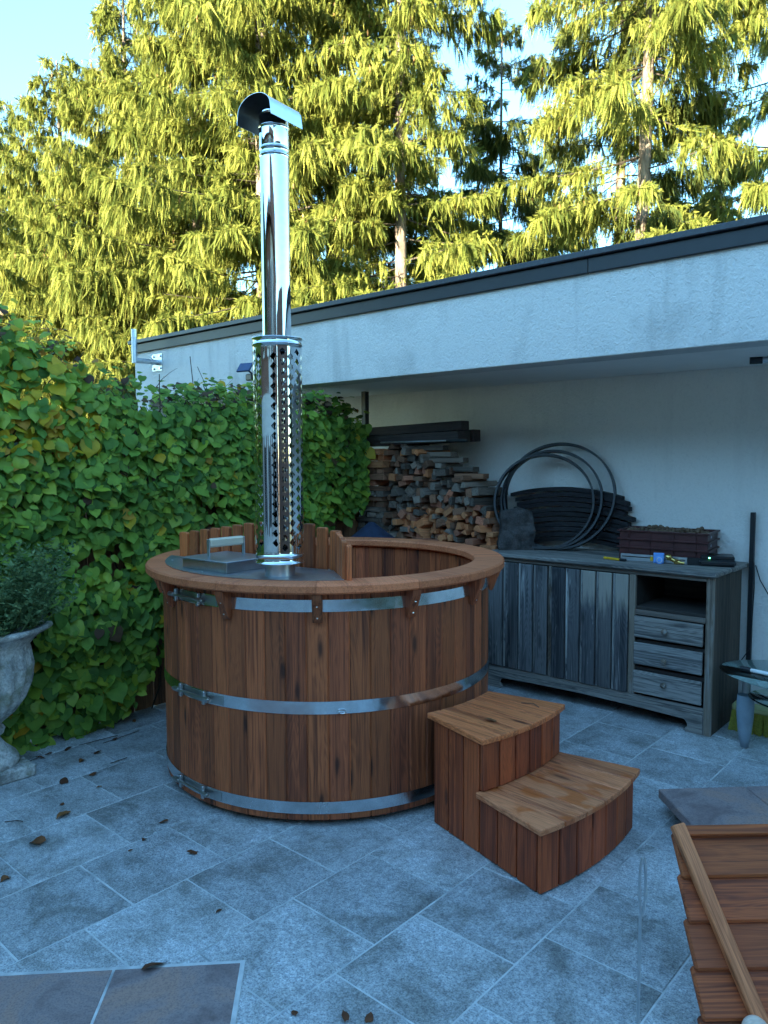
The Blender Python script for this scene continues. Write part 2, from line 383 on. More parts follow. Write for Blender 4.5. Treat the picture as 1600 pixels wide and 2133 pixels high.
def roughstone(name, c0, c1, sc=60, moss=None):
    t = NT(name); v = t.coord(False); n = t.noise(v, sc, 6, .7); m = t.noise(v, 9, 5, .65, .3)
    c = t.ramp(n, [(.32, c0), (.62, c1)])
    c = t.mix(t.math('MULTIPLY', t.ramp(m, [(.42, 0.0), (.64, 1.0)]), .75), c, tuple(x*.35 for x in c0))
    if moss: c = t.mix(t.math('MULTIPLY', t.ramp(t.noise(v, 6, 5, .6), [(.52, 0.0), (.66, 1.0)]), .6), c, moss)
    t.color(c); t.rough(.92); t.bump(t.math('ADD', n, m), .8, .006); return t.m
URNM = roughstone('weathered_urn_stone', (.30, .285, .26), (.68, .66, .62), 70, (.14, .15, .06))
BLOCKM = roughstone('rough_granite', (.016, .014, .014), (.125, .11, .105), 170)
def soil():
    t = NT('soil_grass'); v = t.coord(False); n = t.noise(v, 3, 6, .65); t.color(t.ramp(n, [(.35, (.035, .045, .015)), (.65, (.075, .09, .03))])); t.rough(1.0); t.bump(n, .6, .05); return t.m
SOIL = soil()
def barkm():
    t = NT('spruce_bark'); v = t.coord(False); n = t.noise(t.mapping(v, (9, 9, 2.5)), 1.5, 6, .7); t.color(t.ramp(n, [(.35, (.055, .040, .030)), (.65, (.20, .155, .115))])); t.rough(.95); t.bump(n, .8, .03); return t.m
BARK = barkm()
LIMB = plain('spruce_limb', (.045, .034, .024), .95, 0, .3, 8)
def leafmat(name, c0, c1, c2, trans=.35, rough=.5, gloss=.35, needles=0):
    t = NT(name); geo = t.new('ShaderNodeNewGeometry'); oi = t.new('ShaderNodeObjectInfo')
    rnd = t.math('FRACT', t.math('ADD', geo.outputs['Random Per Island'], t.math('MULTIPLY', oi.outputs['Random'], 3.7)))
    tc = t.new('ShaderNodeTexCoord')
    c = t.ramp(rnd, [(0.0, c0), (.5, c1), (1.0, c2)])
    nz = t.noise(tc.outputs['Object'], 1.3, 3)
    c = t.mix(1.0, c, t.ramp(nz, [(.3, (.72, .75, .72)), (.7, (1.22, 1.2, 1.15))]), 'MULTIPLY')
    t.color(c); t.rough(rough); t.b.inputs['Specular IOR Level'].default_value = gloss
    tr = t.new('ShaderNodeBsdfTranslucent'); t.lk(c, tr.inputs['Color'])
    mx = t.new('ShaderNodeMixShader'); mx.inputs[0].default_value = trans
    out = [n for n in t.n if n.type == 'OUTPUT_MATERIAL'][0]
    t.lk(t.b.outputs[0], mx.inputs[1]); t.lk(tr.outputs[0], mx.inputs[2]); t.lk(mx.outputs[0], out.inputs['Surface'])
    if needles:                                                     # the blade is a twig: single needles stand off its stem with air between them
        uv = t.new('ShaderNodeUVMap'); sp = t.new('ShaderNodeSeparateXYZ'); t.lk(uv.outputs[0], sp.inputs[0])
        ac = t.math('ABSOLUTE', t.math('MULTIPLY_ADD', sp.outputs[1], 2.0, -1.0))
        st = t.math('FRACT', t.math('ADD', t.math('MULTIPLY_ADD', sp.outputs[0], float(needles), rnd), t.math('MULTIPLY', ac, -1.1)))
        air = t.math('MULTIPLY', t.math('GREATER_THAN', st, .52), t.math('GREATER_THAN', ac, .16))
        tp = t.new('ShaderNodeBsdfTransparent'); m2 = t.new('ShaderNodeMixShader'); t.lk(air, m2.inputs[0])
        t.lk(mx.outputs[0], m2.inputs[1]); t.lk(tp.outputs[0], m2.inputs[2]); t.lk(m2.outputs[0], out.inputs['Surface'])
    return t.m
NEEDLE = leafmat('spruce_needles', (.075, .102, .024), (.145, .165, .033), (.218, .216, .050), .42, .7, .08, 11)
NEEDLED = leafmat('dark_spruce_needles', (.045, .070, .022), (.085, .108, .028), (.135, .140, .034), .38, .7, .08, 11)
CONE = leafmat('spruce_cones', (.16, .085, .03), (.20, .11, .04), (.24, .14, .05), .05, .7, .2)
LEAFG = leafmat('vine_leaf_green', (.060, .135, .026), (.140, .265, .040), (.25, .38, .050), .25, .58, .25)
LEAFL = leafmat('vine_leaf_light', (.22, .32, .036), (.30, .42, .042), (.40, .48, .05), .28, .45, .4)
LEAFY = leafmat('vine_leaf_yellow', (.42, .32, .02), (.55, .38, .02), (.40, .17, .02), .28, .5, .3)
LEAFB = leafmat('vine_leaf_dry', (.055, .030, .022), (.09, .05, .03), (.12, .075, .035), .1, .7, .2)
TWIGM = plain('vine_twig', (.055, .036, .025), .9, 0, .3)
HERB = leafmat('herb_leaf', (.085, .15, .065), (.14, .22, .09), (.22, .30, .13), .25, .6, .2)
DEADL = leafmat('dead_leaf', (.085, .034, .018), (.15, .055, .024), (.26, .11, .04), .05, .65, .3)
HAIR = None

# ------------------------------------------------------------------ setting: ground and paving
CT = Vector((-2.888, 2.8, 0))                                       # the tub's centre
g = pymesh('ground', [(-400, -400, -.06), (400, -400, -.06), (400, 400, -.06), (-400, 400, -.06)], [(0, 1, 2, 3)], SOIL)
tag(put('ground', g), kind='structure')
patio = tag(put('patio', pymesh('patio', [(-4.6, -4.9, -.0024), (2.2, -4.9, -.0024), (2.2, 4.94, -.0024), (-4.6, 4.94, -.0024)], [(0, 1, 2, 3)], GROUT)), kind='structure')
gap = .006
n_pav = 0
for i in range(-7, 5):
    x0 = -1.605 + .4*(i) if True else 0
    off = (1.346 if i % 2 else 1.5675)
    for j in range(-5, 10):
        y0 = off + .405*j
        y1 = y0 + .405
        if y1 < -.3 or y0 > 4.95: continue
        y1 = min(y1, 4.95)
        if y1-y0 < .05: continue
        cx, cy = x0+.2, (y0+y1)/2
        d = Vector((cx, cy)); dep = d.dot(_fw.xy); lat = d.dot(_rt.xy)
        if dep < .9 or abs(lat) > .62*dep+.75: continue
        o = put('paving_slab', box(.4-gap, round(y1-y0, 3)-gap, .03, GRANITE, .0025), patio, (cx, cy, -.015+.0009*math.sin(i*3.1+j*5.7)), (.0028*math.sin(i*7.7+j*2.3), .0028*math.sin(i*1.9+j*4.1), 0))
        n_pav += 1
# the rest of the paving beyond what the picture can show one by one
def bulk_pavers():
    V = []; F = []
    for i in range(-7, 9):
        x0 = -1.605 + .4*i; off = (1.346 if i % 2 else 1.5675)
        for j in range(-15, 10):
            y0 = off + .405*j; y1 = min(y0+.405, 4.95)
            if y1-y0 < .05 or y0 < -4.8: continue
            cx, cy = x0+.2, (y0+y1)/2; d = Vector((cx, cy)); dep = d.dot(_fw.xy); lat = d.dot(_rt.xy)
            if not (y1 < -.3 or dep < .9 or abs(lat) > .62*dep+.75): continue
            k = len(V); a, b, c_, d_ = x0+gap/2, x0+.4-gap/2, y0+gap/2, y1-gap/2
            V += [(a, c_, 0), (b, c_, 0), (b, d_, 0), (a, d_, 0), (a, c_, -.03), (b, c_, -.03), (b, d_, -.03), (a, d_, -.03)]
            F += [(k, k+1, k+2, k+3), (k, k+4, k+5, k+1), (k+1, k+5, k+6, k+2), (k+2, k+6, k+7, k+3), (k+3, k+7, k+4, k)]
    return pymesh('paving_slabs', V, F, GRANITE)
tag(put('outer_paving', bulk_pavers(), patio), kind='stuff')
# two reddish slabs set diagonally at the near left, and their slab at the near right
A45 = R(46)
def slab_row(name, label, corner, nx, ny, sx, sy, th, ztop, gap=.006):
    t = thing(name, label, 'stone slabs', (corner[0], corner[1], 0), A45)
    for i in range(nx):
        for j in range(ny):
            put('stone_slab', box(sx-gap, sy-gap, th, SLATE, .003), t, (-(i+.5)*sx, -(j+.5)*sy, ztop-th/2))
    put('mortar_bed', box(nx*sx+.022, ny*sy+.022, .010, GROUT, .001), t, (-nx*sx/2, -ny*sy/2, ztop-.0068))
    return t
slab_row('step_slabs', 'reddish grey stone slabs laid diagonally in the bluish paving', (-1.858, 1.405), 4, 2, .395, .40, .028, .0055)
# near right: raised slab ledge
t = thing('stone_ledge', 'low dark grey stone slab ledge between the table and the leaning wooden cover', 'ledge', (-1.27, 3.28, 0), R(45))
put('stone_slab', box(.40, .50, .042, SLATE, .004), t, (.2, -.25, .085)); put('stone_slab', box(.55, .50, .042, SLATE, .004), t, (.20+.2+.281, -.25, .085))
put('slab_base', box(.86, .42, .064, GROUT, .003), t, (.51, -.25, .032))

# ------------------------------------------------------------------ the open shelter: beam, soffit, wall, roof edge
YB, YW = 3.83, 4.95
bld = thing('garden_shelter', 'white rendered flat roofed shelter with a deep front beam and dark roof edge', 'shelter', (-2.0, YB, 0))
def wbox(name, mat, x0, x1, y0, y1, z0, z1, b=.004): return bx(name, bld, mat, x0, x1, y0, y1, z0, z1, b)
wbox('front_beam', STUCCO, -6.53, 3.5, YB, YB+.20, 2.13, 2.592)
wbox('soffit', SOFFIT, -6.5, 3.5, YB+.202, YW-.002, 2.138, 2.20)
wbox('back_wall', STUCCOW, -6.5, 3.5, YW, YW+.25, -.05, 2.60)
wbox('side_wall', STUCCOW, 3.3, 3.5, YB+.21, YW-.003, -.05, 2.13)
wbox('corner_pier', STUCCO, -6.52, -6.32, YB+.01, YB+.19, -.05, 2.128)
wbox('roof_slab', TRIM, -6.55, 3.5, YB+.01, YW+.3, 2.598, 2.655)
for x0, x1 in ((-6.56, -4.3), (-4.297, -1.92), (-1.917, .6), (.603, 3.5)):
    wbox('roof_fascia', TRIM, x0, x1, YB-.022, YB+.006, 2.575, 2.652, .003)
    wbox('roof_cap', TRIMG, x0-.01, x1-.001, YB-.048, YB+.10, 2.656, 2.690, .004)
wbox('roof_gravel_board', TRIMG, -6.56, 3.5, YB+.102, YW+.3, 2.657, 2.675)
# tube lamp under the soffit
t = thing('tube_lamp', 'black capped tube lamp fixed under the soffit at the right edge', 'lamp', (-1.29, 4.5, 2.12))
put('end_cap', tube('cap', [(0, 0, 0), (.06, .02, 0)], .020, BLACKP, 12), t); put('lamp_tube', tube('lt', [(.06, .02, 0), (.9, .3, 0)], .016, GALV, 12), t)
for q in (.2, .75): put('tube_clip', box(.02, .02, .026, BLACKP), t, (q, .333*q, .012+.004))
# mast bracket on the beam
t = thing('mast_bracket', 'galvanised angled mast bracket bolted to the left end of the white beam', 'bracket', (-6.14, YB, 2.46))
put('wall_plate', box(.16, .006, .155, GALV, .001), t, (0, -.004, 0))
for sx in (-.055, .055):
    for sz in (-.055, .055): put('bolt', tube('bolt', [(0, 0, 0), (0, -.012, 0)], .011, SCREW, 6), t, (sx, -.007, sz))
put('arm', tube('arm', [(0, -.007, 0), (0, -.23, 0)], .024, GALV, 14), t); put('collar', tube('col', [(0, -.05, 0), (0, -.075, 0)], .028, GALV, 14), t)
put('mast', tube('mast', [(0, -.23, -.024), (0, -.23, .27)], .024, GALV, 14), t)
# solar light on the beam, hidden half behind the flue
t = thing('solar_light', 'small dark blue solar panel light tilted on the beam above the vine', 'light', (-4.74, YB, 2.22))
put('solar_panel', box(.125, .016, .085, plain('solar_cell', (.02, .045, .12), .15), .002), t, (0, -.11, .075), (R(-38), 0, R(12)))
put('lamp_head', box(.075, .05, .05, BLACKP, .006), t, (.02, -.07, .0)); put('arm', tube('a', [(0, 0, .01), (.01, -.10, .06)], .008, BLACKP, 8), t)

# ------------------------------------------------------------------ the house behind the camera (casts the shade, seen in the steel)
t = thing('dwelling', 'white rendered house with brown shutters and roof that shades the patio', 'house', (-3.0, -5.0, 0))
put('wall', box(17.0, 7.0, 4.75, HOUSEW, .01), t, (0, -3.5, 2.375)); put('plaster', box(16.9, .03, 2.45, HOUSEP, .005), t, (0, .018, 1.23))
put('render_band', box(1.6, .03, 2.2, HOUSEP, .005), t, (-5.6, .018, 3.57)); put('render_band', box(2.4, .03, 2.2, HOUSEP, .005), t, (2.8, .018, 3.57))
put('gable_wing', box(6.3, 6.0, 6.0, HOUSEW, .01), t, (5.3, -3.4, 3.0)); put('side_wing', box(3.0, 7.6, 4.0, HOUSEW, .01), t, (9.6, 4.4, 2.0))
ROOFT = plain('roof_tiles', (.13, .055, .035), .8, 0, .3, 6); SHUT = plain('shutter_paint', (.11, .045, .03), .5)
put('roof', prism('roof', [(.5, 4.70), (-3.5, 5.75), (-7.5, 4.70), (-7.5, 4.86), (-3.5, 5.93), (.5, 4.86)], ROOFT, 'X', 18.0), t, (-9.0, 0, 0))
for x in (-7.0, -4.2, -1.4, 1.4, 4.2, 7.0):
    for z in (1.2, 3.6):
        w = put('window', box(1.1, .05, 1.3, WHITEP, .01), t, (x, .04, z)); put('pane', box(.94, .02, 1.14, plain('window_glass', (.02, .03, .04), .05), .002), w, (0, .022, 0))
        for s in (-1, 1): put('shutter', box(.5, .04, 1.34, SHUT, .005), t, (x+s*.82, .055, z))

hg = thing('clipped_hedge', 'tall dark clipped conifer hedge beside the house', 'hedge', (-7.6, -2.6, 0))
put('hedge_core', box(.9, 4.2, 4.6, plain('hedge_core', (.012, .022, .010), 1.0, 0, .5, 8, .9), .1), hg, (0, 0, 2.3))
def hedge_leaves():
    n = 9000; b = np.stack([rng.uniform(-.5, .5, n), rng.uniform(-2.15, 2.15, n), rng.uniform(.02, 4.65, n)], 1); f = rng.random(n)
    b[:, 0] = np.where(f < .7, .46, b[:, 0]); b[:, 2] = np.where((f >= .7) & (f < .85), 4.6, b[:, 2]); b[:, 1] = np.where(f >= .85, 2.12, b[:, 1])
    d = rng.normal(0, .06, (n, 3)); d[:, 0] += .05*(f < .7); d[:, 2] += .06
    return twig_mesh('hedge_leaves', b, b+d, np.full(n, .05), [HERB], np.zeros(n, int))
tag(put('hedge_foliage', hedge_leaves(), hg), kind='stuff')

# ------------------------------------------------------------------ fence and climbing vine
FX = -4.28
fen = thing('board_fence', 'weathered brown vertical board fence hidden behind the climbing vine', 'fence', (FX, 0, 0))
k = 0; y = -.6
while y < 4.5:
    w = .138; put('board', box(.022, w-.006, 1.78, FENCEW, .003), fen, (0, y+w/2, .89+.012*math.sin(k*2.3)), (0, 0, .01*math.sin(k*1.7))); y += w; k += 1
for z in (.35, 1.05, 1.6): put('rail', box(.045, 5.05, .075, FENCEW, .004), fen, (-.036, 1.93, z), (0, 0, 0))
t = thing('steel_post', 'thin black steel post between vine and woodpile under the soffit', 'post', (-4.25, 4.56, 0))
put('post', box(.045, .045, 2.13, BLACK, .002), t, (0, 0, 1.066)); put('foot_plate', box(.12, .12, .008, BLACK, .001), t, (0, 0, .004))

LEAF_O = [(0, .0), (.30, -.10), (.50, .12), (.51, .42), (.38, .70), (.14, .92), (0, 1.08)]
def leaf_template(fold=.22, curl=.28):
    """veined heart-shaped leaf, base at origin, tip along +y, normal +z"""
    rib = [(0, .0), (0, .35), (0, .70), (0, 1.08)]
    P = []; Fc = []
    def z(x, y): return -fold*abs(x) + .05*math.sin(y*3.1) - curl*y*y*.5 + .03*math.sin(9*y+4*abs(x))
    for x, y in rib: P.append((x, y, z(x, y)))
    for s in (1, -1):
        base = len(P)
        for x, y in LEAF_O[1:-1]: P.append((s*x, y, z(x, y)))
        a = base
        fs = [(0, a, a+1, 1), (1, a+1, a+2, 2), (2, a+2, a+3, a+4), (2, a+4, 3, 3)]
        for f in fs:
            f = list(f) if s == 1 else list(f)[::-1]; Fc.append(f)
    return np.array(P), Fc
def tri_faces(Fc):
    T = []
    for f in Fc:
        u = [];
        for v in f:
            if v not in u: u.append(v)
        for i in range(1, len(u)-1): T.append((u[0], u[i], u[i+1]))
    return np.array(T)
LP, LF = leaf_template(); LT = tri_faces(LF)
LPV = [LP]
for wx, fo_, cu_, sk in ((1.12, .12, .50, .05), (.82, .34, .18, -.10), (1.0, .05, -.15, .12)):
    q, _f = leaf_template(fo_, cu_); q[:, 0] = q[:, 0]*wx + sk*q[:, 1]**2; q[:, 2] += .05*np.sin(q[:, 0]*7+q[:, 1]*5+wx*9); LPV.append(q)
def basis(n, t):
    """rows of orthonormal frames: y along t, z along n"""
    n = n/np.linalg.norm(n, axis=1, keepdims=True); t = t - n*np.sum(n*t, 1, keepdims=True); t /= np.linalg.norm(t, axis=1, keepdims=True)
    return np.cross(t, n), t, n
def scatter(P, pos, x, y, z, size):
    L = (P if P.ndim == 3 else P[None])*size[:, None, None]
    return pos[:, None]+L[..., 0:1]*x[:, None]+L[..., 1:2]*y[:, None]+L[..., 2:3]*z[:, None]
def smooth_noise(a, b, s, seed=0.0):
    return np.array([mnoise.noise(Vector((p*s+seed, q*s-seed, seed))) for p, q in zip(a, b)])
def vine_top(y): return np.interp(y, [-.6, 1.2, 1.66, 1.95, 2.2, 2.46, 2.85, 3.3, 3.8, 4.1, 4.45], [2.62, 2.50, 2.41, 2.29, 2.13, 2.06, 2.09, 2.11, 2.07, 2.05, 1.96])
def vine_bot(y): return np.interp(y, [-.6, 1.7, 2.1, 2.35, 2.6, 3.0, 3.5, 4.0, 4.45], [.05, .04, .07, .20, .34, .55, .92, 1.16, 1.24])
NV = 20000
vy = rng.uniform(-.45, 4.38, NV); u = rng.uniform(0, 1, NV)**.93
zt = vine_top(vy) + np.where(vy < 2.2, .055, .022)*rng.standard_normal(NV); zb = vine_bot(vy) + .06*rng.standard_normal(NV)
vz = zb + (zt-zb)*u
bulge = smooth_noise(vy, vz, 2.1, 3.3)*.10 + smooth_noise(vy, vz, 5.5, 9.1)*.06
depth = rng.beta(1.2, 2.2, NV)                                      # 0 at the outer face
face = .17 + bulge + .06*np.clip(vz/2.1, 0, 1) - .06*np.clip((.35-vz)/.35, 0, 1)
face = np.where(vy > 3.9, face*.75, face)
vx = FX + .03 + face*(1-depth*.75)
topm = vz > zt-.16; back = topm & (rng.random(NV) < .72)
vx = np.where(back, vx - rng.uniform(0, .45, NV), vx)
hole = smooth_noise(vy, vz, 3.3, 21.0) > .33                        # gaps where the dark inside shows
keep = ~(hole & (rng.random(NV) < .72))
keep &= ~((np.hypot(vx+3.946, vy-1.445) < .33) & (vz < .80) & (vx > -4.15))
vx, vy, vz, depth, topm = vx[keep], vy[keep], vz[keep], depth[keep], topm[keep]; NV = len(vx)
nrm = np.stack([np.ones(NV), np.full(NV, -.25), np.full(NV, .50)], 1) + rng.standard_normal((NV, 3))*.42
nrm[topm] += np.array([-.3, 0, .9])
dirn = np.stack([rng.normal(.25, .25, NV), rng.normal(0, .55, NV), rng.normal(-1, .35, NV)], 1)
X_, Y_, Z_ = basis(nrm, dirn)
size = np.clip(rng.normal(.057, .019, NV), .022, .105) * np.where(vz < 1.2, 1.04, .94)
size = np.where(topm, size*.72, size)
# colour classes: light patches low and on the left, yellow and dry at the top left
lightn = smooth_noise(vy, vz, 2.6, 40.0); r0 = rng.random(NV)
pl = np.clip(.10 + .65*np.clip(lightn+.05, 0, 1) + .14*(vy < 2.2) - .22*(vy > 4.0) - .05*(vz > 1.75), .02, .7)
py = np.clip(.012 + .34*((vy < 2.15) & (vz > 1.62)) + .05*(topm), 0, 1); pd = np.where(topm, .16, .006)
cls = np.where(r0 < pd, 3, np.where(r0 < pd+py, 2, np.where(r0 < pd+py+pl, 1, 0)))
pos = np.stack([vx, vy, vz], 1)
vine = thing('climbing_vine', 'tall green climbing vine of broad leaves covering the fence on the left', 'climbing plant', (FX, 2.0, 0))
pos_l = pos - np.array([FX, 2.0, 0])
camv = pos - np.array([0, 0, CAM_H]); dcam = np.linalg.norm(camv, axis=1); dep_ = camv @ np.array(_F); lat_ = camv @ np.array(_R2); ver_ = camv @ np.array(_U2)
inview = (dep_ > .5) & (np.abs(lat_/dep_) < .50) & (np.abs(ver_/dep_) < .67)
score = np.where(inview & (depth < .22) & ~topm & ((lat_/dep_*1574+800) < 335), size/dcam, 0)
single = np.zeros(NV, bool); single[np.argsort(-score)[:300]] = True
LMATS = [LEAFG, LEAFL, LEAFY, LEAFB]
leafmesh = []
for mi, m in enumerate(LMATS):
    leafmesh.append([npmesh('leaf', q, LT, [m], True) for q in LPV])
for i in np.nonzero(single)[0]:
    o = bpy.data.objects.new('leaf', leafmesh[cls[i]][i % 4]); link(o, vine); s = size[i]
    o.matrix_local = Matrix(((X_[i, 0]*s, Y_[i, 0]*s, Z_[i, 0]*s, pos_l[i, 0]), (X_[i, 1]*s, Y_[i, 1]*s, Z_[i, 1]*s, pos_l[i, 1]), (X_[i, 2]*s, Y_[i, 2]*s, Z_[i, 2]*s, pos_l[i, 2]), (0, 0, 0, 1)))
ms = ~single
VV = scatter(np.stack(LPV)[np.nonzero(ms)[0] % 4], pos_l[ms], X_[ms], Y_[ms], Z_[ms], size[ms]); n_ = ms.sum()
FF = (LT[None] + (np.arange(n_)*len(LP))[:, None, None]).reshape(-1, 3)
tag(put('foliage', npmesh('foliage', VV.reshape(-1, 3), FF, LMATS, True, np.repeat(cls[ms], len(LT))), vine), kind='stuff')
# stems and twigs of the vine
def vine_stems():
    V = []; F = []
    def add(pts, r, n=4):
        m = tube('s', pts, r, None, n, False, [r*(1-.7*i/(len(pts)-1)) for i in range(len(pts))]); k = len(V)
        V.extend([tuple(v.co) for v in m.vertices]); F.extend([tuple(k+q for q in p.vertices) for p in m.polygons]); bpy.data.meshes.remove(m)
    for i in range(34):
        y = random.uniform(-.3, 4.3); z = 0.0 if y < 3.9 and random.random() < .6 else random.uniform(.9, 1.3); p = Vector((.03, y-2.0, z)); pts = [p.copy()]
        top = float(vine_top(y)) - random.uniform(0, .3)
        while p.z < top:
            p = p + Vector((random.uniform(-.015, .02), random.uniform(-.11, .11), random.uniform(.10, .2))); p.x = min(max(p.x, .02), .12); pts.append(p.copy())
        if len(pts) > 2: add(pts, random.uniform(.004, .010))
    for i in range(150):
        y = random.uniform(-.3, 3.9); zt_ = float(vine_top(y)); p = Vector((random.uniform(-.3, .2), y-2.0, zt_-random.uniform(.02, .25))); d = Vector((random.uniform(-.5, .8), random.uniform(-1, 1), random.uniform(.1, 1.0))).normalized()
        L = random.uniform(.08, .26); pts = [p]
        for q in range(3): d = (d + Vector((random.uniform(-.4, .4), random.uniform(-.4, .4), random.uniform(-.3, .3)))).normalized(); pts.append(pts[-1]+d*L/3)
        add(pts, .0028, 3)
    return pymesh('stems', V, F, TWIGM)
tag(put('stems', vine_stems(), vine), kind='stuff')

# ------------------------------------------------------------------ spruces
def spruce(px, depth, Ht, Rb, label, seed, nb=9.0, z0=1.2, power=.8, dens=1.3, lean=0, mats=(NEEDLE, CONE), droop=.35, lower_sparse=0.0, zmax=None, trunk_r=None):
    global rng
    rng = np.random.default_rng(seed)
    trunk_r = (trunk_r or .11+.012*Ht)*.72; lat = (px-800)/1574*depth; P = np.array(_fw)*depth + np.array(_rt)*lat
    t = thing('spruce_tree', label, 'tree', (P[0], P[1], -.05), 0, 'spruces behind the shelter')
    tr = trunk_r or (.11+.012*Ht)
    pts = [(lean*z/Ht*.5+.03*math.sin(z*.7+seed), .03*math.cos(z*.9+seed), z) for z in np.linspace(0, Ht, 14)]
    put('trunk', tube('trunk', pts, tr, BARK, 10, True, [tr*(1-z[2]/Ht)**.85+.012 for z in pts]), t)
    N = int((Ht-z0)*nb*dens); zz = z0 + (Ht-z0)*np.sort(rng.random(N)); az = rng.random(N)*2*np.pi
    f = (zz-z0)/(Ht-z0)
    L = Rb*(1-f)**power*(.55+.6*rng.random(N)) + .26
    keepb = rng.random(N) > lower_sparse*(1-f); zz, az, f, L = zz[keepb], az[keepb], f[keepb], L[keepb]; N = len(zz)
    a = -droop*(1-f) + .25*f + rng.normal(0, .10, N); b = .10*(1-f)+rng.normal(0, .05, N)
    bases = []; tips = []; wid = []; mid = []; bV = []; bF = []
    gapn = rng.random(N)
    for i in range(N):
        ca, sa = math.cos(az[i]), math.sin(az[i]); l = L[i]; h = np.array([ca, sa, 0.]); sd = np.array([-sa, ca, 0.])
        def cur(s): return np.outer(s*l, h) + np.outer(a[i]*s*l + b[i]*s*s*l, [0, 0, 1]) + np.array([lean*zz[i]/Ht*.5, 0, zz[i]])
        # branch wood
        S = np.linspace(0, 1, 5); C = cur(S); k = len(bV)
        for q in range(5):
            rr = (.008+.006*l)*(1-S[q]*.88)
            for w_ in range(3):
                an = w_*2.0944; bV.append(tuple(C[q] + sd*rr*math.cos(an) + np.array([0, 0, 1])*rr*math.sin(an)))
        for q in range(4):
            for w_ in range(3): bF.append((k+q*3+w_, k+q*3+(w_+1) % 3, k+q*3+3+(w_+1) % 3, k+q*3+3+w_))
        # laterals, both sides of the branch
        nl = max(6, int(l/.050)); s = np.sqrt(rng.uniform(.01, 1, nl)); p0 = cur(s); side = np.where(rng.random(nl) < .5, 1., -1.)
        ll = (.16+.42*(1-s)**.7)*min(1.0, .35+l*.42)*(.6+.7*rng.random(nl))
        ld = h[None]*.65 + sd[None]*(side*.8)[:, None] + np.stack([np.zeros(nl), np.zeros(nl), rng.normal(-.22, .15, nl)], 1)
        ld /= np.linalg.norm(ld, axis=1, keepdims=True)
        p1 = p0 + ld*ll[:, None]
        bases.append(p0); tips.append(p1 + np.array([0, 0, -.04])); wid.append(np.full(nl, .05)); mid.append(np.zeros(nl))
        # hanging twigs along laterals and along the branch
        far_ = (h @ np.array(_fw)) > .25; nt = int(nl*(10 if far_ else 18)); q = rng.integers(0, nl, nt); uu = rng.random(nt)**.8; bp = p0[q] + ld[q]*(ll[q]*uu)[:, None]
        hl = (.09+.34*rng.random(nt)**1.9)*min(1.15, .5+l*.32)
        hd = np.stack([rng.normal(0, .20, nt), rng.normal(0, .20, nt), np.full(nt, -1.)], 1) + ld[q]*.30; tipm = rng.random(nt) < .42; hd[tipm] = ld[q][tipm]*.9 + rng.normal(0, .45, (tipm.sum(), 3)) + np.array([0, 0, .12]); hl[tipm] = rng.uniform(.06, .15, tipm.sum())
        hd /= np.linalg.norm(hd, axis=1, keepdims=True)
        bases.append(bp); tips.append(bp+hd*hl[:, None]); wid.append(rng.uniform(.030, .056, nt)*(1.3 if far_ else 1.0)); mid.append(np.zeros(nt))
        if f[i] > .30 and rng.random() < .55:                       # cones hanging near the tips
            nc = rng.integers(2, 8); sc_ = rng.uniform(.6, 1.0, nc); cp = cur(sc_) + rng.normal(0, .07, (nc, 3))
            bases.append(cp); tips.append(cp+np.array([0, 0, -.13])); wid.append(np.full(nc, .036)); mid.append(np.ones(nc))
    B = np.concatenate(bases); T = np.concatenate(tips); W = np.concatenate(wid); MI = np.concatenate(mid).astype(int)
    # thin what stands far above the picture
    if zmax is not None:
        kp = (B[:, 2] < zmax) | (rng.random(len(B)) < .30); B, T, W, MI = B[kp], T[kp], W[kp], MI[kp]; W = np.where(B[:, 2] > zmax, W*1.8, W)
    tag(put('crown', twig_mesh('crown', B, T, W, list(mats), MI), t), kind='stuff')
    tag(put('branches', pymesh('branches', bV, bF, LIMB), t), kind='stuff')
    return len(B)
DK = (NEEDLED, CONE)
tw = 0
tw += spruce(20, 20.0, 11.0, 3.6, 'distant spruce at the far left end of the row, its tip lowest against the sky', 11, 17, power=.9)
tw += spruce(150, 18.0, 10.7, 3.4, 'spruce with a feathery tip, next after the lowest one on the far left', 12, 18, power=.9)
tw += spruce(285, 16.6, 11.3, 3.3, 'full yellow green spruce left of the steel flue, above the mast bracket', 13, 18, power=.85)
tw += spruce(425, 15.2, 13.6, 2.7, 'broad sunlit spruce just left of the steel flue', 14, 14, power=.8, zmax=11.8)
tw += spruce(560, 14.3, 16.0, 2.9, 'tall dense spruce standing directly behind the steel flue', 15, 13, power=.6, zmax=11.4)
tw += spruce(700, 14.8, 15.5, 2.5, 'sunlit spruce to the right of the steel flue, left of the bare trunk', 16, 12, power=.55, zmax=11.4)
tw += spruce(836, 13.4, 15.5, 1.6, 'slim spruce with its trunk showing, left of the gap of sky', 17, 14, power=.40, zmax=10.8, trunk_r=.17, droop=.45, dens=1.05)
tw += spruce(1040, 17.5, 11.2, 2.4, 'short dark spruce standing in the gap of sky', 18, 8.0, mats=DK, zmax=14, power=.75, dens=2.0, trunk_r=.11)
tw += spruce(1318, 13.0, 17.0, 2.25, 'big open spruce with a pale trunk behind the roof on the right', 19, 14, power=.42, zmax=10.6, trunk_r=.19, lean=.6, droop=.42, dens=.92)
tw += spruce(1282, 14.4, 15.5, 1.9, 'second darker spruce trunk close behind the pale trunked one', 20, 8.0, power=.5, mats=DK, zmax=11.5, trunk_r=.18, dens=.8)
tw += spruce(1480, 18.0, 9.9, 2.8, 'low bushy spruce over the roof edge at the right', 21, 11, zmax=14)
tw += spruce(1650, 13.6, 16.0, 2.8, 'spruce with long drooping boughs at the far right edge', 22, 12, power=.42, zmax=11, droop=.42, dens=.7)
tw += spruce(1150, 18.5, 8.6, 2.6, 'low spruce above the roof edge left of the pale trunk', 23, 11, zmax=14)
